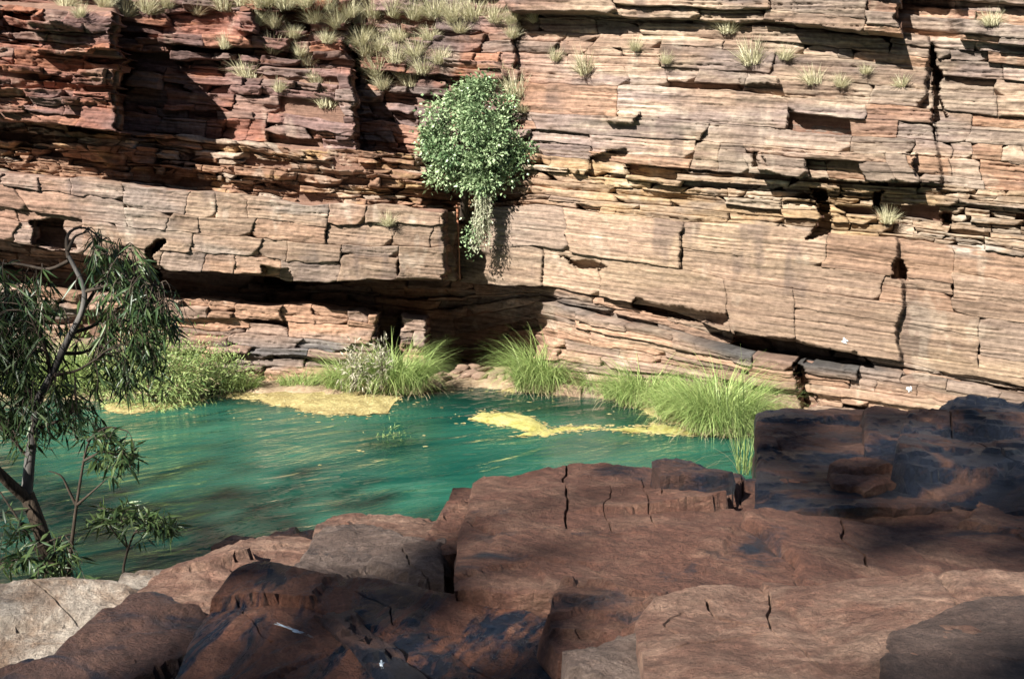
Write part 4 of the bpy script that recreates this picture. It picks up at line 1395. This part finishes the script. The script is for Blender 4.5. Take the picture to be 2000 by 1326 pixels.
# the gum tree at the left
def gum():
    rng = np.random.default_rng(501)
    D = 7.0
    base = at_y(108, 1150, D); base[2] = .9
    root = empty('gum_tree', base, label='slender gum tree with drooping leaves at the left edge by the water', category='tree')
    P = lambda x, y, d=D: at_y(x, y, d) - base
    bark = Geo(); dark = Geo(); tw = Geo(); lf = Geo()
    lower = [(.02, 0, -.1), P(112, 1140), P(88, 1060), P(62, 985), P(52, 965)]
    tube(dark, smooth_path(lower, 16), np.linspace(.062, .052, 16), 10)
    upper = [P(52, 970), P(58, 900), P(66, 840), P(74, 780), P(100, 735), P(120, 690), P(140, 650), P(162, 610), P(168, 565), P(150, 530), P(134, 500)]
    tube(bark, smooth_path(upper, 40), np.interp(np.linspace(0, 1, 40), [0, .25, .6, 1], [.042, .033, .026, .014]), 9)
    tube(dark, smooth_path([P(55, 975), P(25, 950, 6.9), P(0, 925, 6.8), P(-60, 870, 6.7)], 12), np.linspace(.045, .03, 12), 8)
    crown_br = [
        [(134, 505), (128, 470), (136, 448), (170, 442), (200, 470)],
        [(132, 490), (145, 462), (165, 455)],
        [(165, 570), (205, 560), (260, 545), (310, 560)],
        [(134, 510), (95, 530), (40, 515), (-40, 515)],
        [(140, 650), (180, 640), (230, 600), (290, 590)],
        [(120, 690), (170, 690), (210, 650), (250, 640)],
        [(100, 735), (150, 725), (190, 700)],
        [(74, 790), (40, 740), (20, 690), (10, 620)],
        [(100, 740), (90, 680), (60, 620), (40, 570)],
        [(66, 840), (120, 820), (150, 800)],
        [(60, 900), (35, 870), (15, 850)],
        [(165, 600), (190, 560), (220, 510), (240, 490)],
    ]
    ends = []
    for br in crown_br:
        dd_ = rng.uniform(6.7, 7.3)
        pts = [P(x, y, 7.0 + (dd_ - 7.0) * i / (len(br) - 1)) for i, (x, y) in enumerate(br)]
        sp_ = smooth_path(pts, 14)
        tube(tw, sp_, np.linspace(.016, .005, 14), 5)
        ends.append(sp_)
    # leaf sprays: pixel centre, spread px, how many sprigs
    areas = [(215, 500, 45, 30), (175, 500, 30, 12), (260, 540, 45, 34), (300, 590, 38, 30), (235, 580, 40, 26), (320, 620, 25, 16), (270, 660, 45, 30), (215, 640, 40, 18), (190, 700, 45, 22), (250, 720, 40, 22), (290, 680, 30, 14),
             (40, 590, 55, 42), (80, 560, 35, 14), (20, 660, 55, 42), (90, 650, 45, 26), (60, 720, 60, 40), (10, 760, 45, 34), (120, 760, 45, 22), (30, 830, 45, 24), (150, 790, 40, 14), (180, 840, 25, 8), (20, 560, 40, 20), (0, 700, 50, 26), (40, 790, 40, 20), (100, 820, 35, 12), (-60, 650, 60, 30), (-60, 780, 60, 24)]
    allb = np.concatenate(ends)
    for (cx, cy, sprd, cnt) in areas:
        for _ in range(int(cnt * .74)):
            x = cx + rng.normal() * sprd * .6; y = cy + rng.normal() * sprd * .55
            d_ = 7.22 + rng.normal() * .26
            c = P(x, y, d_)
            near = allb[np.argmin(np.linalg.norm(allb - c, axis=1))]
            mid = (near + c) / 2 + np.array([0, 0, .10])
            pth = smooth_path([near, mid, c, c + np.array([rng.normal() * .05, rng.normal() * .05, -.14])], 8)
            if np.linalg.norm(near - c) < .55:
                tube(tw, pth, np.linspace(.005, .002, 8), 4)
            m_ = rng.integers(6, 11)
            u = rng.uniform(3, 7, m_); i0 = np.clip(u.astype(int), 0, 6)
            bb = pth[i0] + (pth[i0 + 1] - pth[i0]) * (u - i0)[:, None]
            dr = rng.normal(size=(m_, 3)) * np.array([.65, .65, .35]) + np.array([.12, 0, -.75])
            leaves(lf, bb, dr, rng.uniform(.08, .18, m_), rng.uniform(.011, .024, m_), rng, .35, .25, tint=np.clip(rng.beta(1.3, 2.0, m_), 0, .98))
    link('trunk', dark.mesh('trunk', True), M_BARKD, root)
    link('upper_trunk', bark.mesh('upper_trunk', True), M_BARK, root)
    link('branches', tw.mesh('branches', True), M_TWIG, root)
    link('crown', lf.mesh('crown'), M_GUM, root)

    def sapling(pxs, br, areas_, label, seed, D2=6.8, r0=.022, zb=1.2):
        rg = np.random.default_rng(seed)
        b2 = at_y(pxs[0][0], pxs[0][1], D2); top0 = b2.copy(); b2[2] = zb
        rt = empty('gum_sapling', b2, label=label, category='tree', group='young gums by the water')
        Q = lambda x, y, d=D2: at_y(x, y, d) - b2
        st = Geo(); l2 = Geo()
        main = smooth_path([np.zeros(3)] + [Q(x, y) for x, y in pxs], 26)
        tube(st, main, np.linspace(r0, .006, 26), 7)
        al = [main]
        for b_ in br:
            sp_ = smooth_path([Q(x, y, D2 + rg.normal() * .05) for x, y in b_], 9)
            tube(st, sp_, np.linspace(r0 * .55, .004, 9), 5); al.append(sp_)
        al = np.concatenate(al)
        for (cx, cy, sprd, cnt) in areas_:
            for _ in range(cnt):
                c = Q(cx + rg.normal() * sprd * .55, cy + rg.normal() * sprd * .4, D2 + rg.normal() * .15)
                near = al[np.argmin(np.linalg.norm(al - c, axis=1))]
                pth = smooth_path([near, (near + c) / 2 + np.array([0, 0, .03]), c], 6)
                tube(st, pth, .0025, 4)
                m_ = rg.integers(4, 8)
                u = rg.uniform(2, 5, m_); i0 = np.clip(u.astype(int), 0, 4)
                bb = pth[i0] + (pth[i0 + 1] - pth[i0]) * (u - i0)[:, None]
                leaves(l2, bb, rg.normal(size=(m_, 3)) + np.array([.15, 0, -.35]), rg.uniform(.08, .15, m_), rg.uniform(.016, .026, m_), rg, .3, .25)
        link('stem', st.mesh('stem', True), M_TWIG, rt)
        link('crown', l2.mesh('crown'), M_GUM, rt)

    sapling([(132, 1130), (140, 1060), (150, 980), (160, 920), (170, 860), (190, 838)], [[(148, 985), (130, 950), (122, 925), (95, 920)], [(152, 985), (175, 965), (205, 938)], [(170, 862), (210, 830), (250, 842)], [(165, 900), (200, 880), (240, 890)]],
            [(215, 880, 35, 14), (250, 900, 30, 14), (195, 860, 25, 7), (205, 915, 25, 6)], 'thin straight gum sapling just right of the gum tree trunk', 502)
    sapling([(240, 1110), (250, 1070), (262, 1040), (280, 1020)], [[(250, 1070), (222, 1040), (210, 1020)], [(262, 1040), (310, 1030), (350, 1045)], [(250, 1075), (240, 1030), (235, 1005)]],
            [(215, 1010, 30, 14), (250, 1000, 30, 14), (300, 1020, 35, 18), (330, 1040, 25, 8), (200, 1030, 25, 8)], 'low spreading gum sapling beside the small white boulder', 503, r0=.014, zb=1.5)
    sapling([(95, 1140), (70, 1070), (40, 1020), (0, 960)], [[(70, 1070), (110, 1050), (150, 1040)], [(80, 1100), (40, 1090), (0, 1100)]],
            [(30, 1090, 40, 18), (90, 1120, 40, 14), (20, 1030, 35, 10), (150, 1110, 35, 14), (120, 1080, 30, 8)], 'leaning leafy sapling at the foot of the gum tree', 504, r0=.016)


gum()

# ------------------------------------------------------------------ the cliff behind the viewpoint (shades the near bank)
SUN_GAPS = [(1450, 1180, 3.27, .38), (1700, 1160, 3.27, .32), (1900, 1150, 3.27, .3), (90, 1190, 2.9, .5), (1350, 1040, 3.1, .25), (1600, 1010, 3.1, .2), (960, 950, 3.1, .3), (430, 1100, 2.75, .3), (950, 1200, 3.1, .22), (1350, 1150, 3.27, .22), (1560, 1140, 3.27, .22), (1750, 1130, 3.27, .2), (1950, 1140, 3.27, .2), (1500, 1280, 3.27, .2), (1600, 1200, 3.27, .15), (820, 1015, 2.75, .30), (780, 1000, 2.75, .22), (1000, 965, 3.1, .22), (120, 1190, 2.9, .32), (60, 1230, 2.9, .25), (1650, 1135, 3.24, .26), (1480, 1140, 3.24, .24), (1850, 1135, 3.24, .22), (1420, 1290, 3.24, .18), (1400, 990, 3.1, .16),
         (400, 1060, 2.75, .2), (285, 1100, 2.6, .2), (520, 1065, 2.7, .15), (1250, 1140, 3.12, .2), (700, 1050, 2.9, .15)]  # aimed gaps in the unseen foliage, where sun patches should land
RIM_Y, RIM_Z = -14.0, 19.0
bc = Geo()
xs = np.linspace(-75, 45, 260)
zs = np.linspace(2.0, RIM_Z, 90)
A, B = np.meshgrid(xs, zs)
A = A.ravel(); B = B.ravel()
lay = np.floor(B * 2.2)
yb = RIM_Y - (B - 2.2) * .03 - .8 * (hsh(lay, lay * 0, 3) - .5) - 1.2 * (fbm(A * .25, B * .3, 12) - .5) - .5 * (hsh(np.floor(A * .6 + lay * .37), lay, 8) - .5)
ids = np.arange(len(A)).reshape(len(zs), len(xs))
q = np.stack([ids[:-1, :-1], ids[:-1, 1:], ids[1:, 1:], ids[1:, :-1]], -1).reshape(-1, 4)
bc.add(np.stack([A, yb, B], -1), q, col=C(.27, .15, .11))
tp = np.stack([A, yb, B], -1)[ids[-1]]
bk = tp + np.array([0, -50, 4]); nn = len(tp); j = np.arange(nn - 1)
bc.add(np.concatenate([tp, bk]), np.stack([j, j + 1, nn + j + 1, nn + j], -1), col=C(.30, .2, .13))
back = link('back_cliff', bc.mesh('back_cliff'), M_CLIFF, kind='structure', label='cliff of the near side of the gorge')
rng = np.random.default_rng(601)  # unseen leaves added on the rim to shade and dapple bank and pool
n = 15500
lx = rng.uniform(-58, 10, n); lz = RIM_Z - .3 + rng.uniform(0, 13, n)
ed = (fbm(lx * .16, lz * .16, 177, 3) - .5)
dens = np.interp(lz + 4 * ed + .05 * (lx + 25), [15, 24.6, 25.6, 27.2, 27.8, 29.3, 29.8], [1, 1, .2, .12, .95, .9, 0])
keep = rng.random(n) < dens
ly = RIM_Y - .9 - rng.uniform(0, 3.0, n)
pts = np.stack([lx, ly, lz], -1)[keep]
sv = np.array(SUN)
GUMH = [(300, 590), (160, 560)]
for hx, hy, hz, hr in SUN_GAPS + [(a, b, None, .2) for a, b in GUMH]:
    c = at_z(hx, hy, hz) if hz is not None else at_y(hx, hy, 7.0)
    d = pts - c
    t = d @ sv
    dist = np.linalg.norm(d - t[:, None] * sv, axis=1)
    pts = pts[dist > hr + .16]  # clears leaves along the sun ray to each patch
gl = Geo()
leaves(gl, pts, rng.normal(size=(len(pts), 3)), .62 * rng.uniform(.6, 1.3, len(pts)), .42 * rng.uniform(.7, 1.2, len(pts)), rng, .3)
link('rim_shade_foliage', gl.mesh('rim_shade_foliage'), M_GUM, back, kind='stuff')
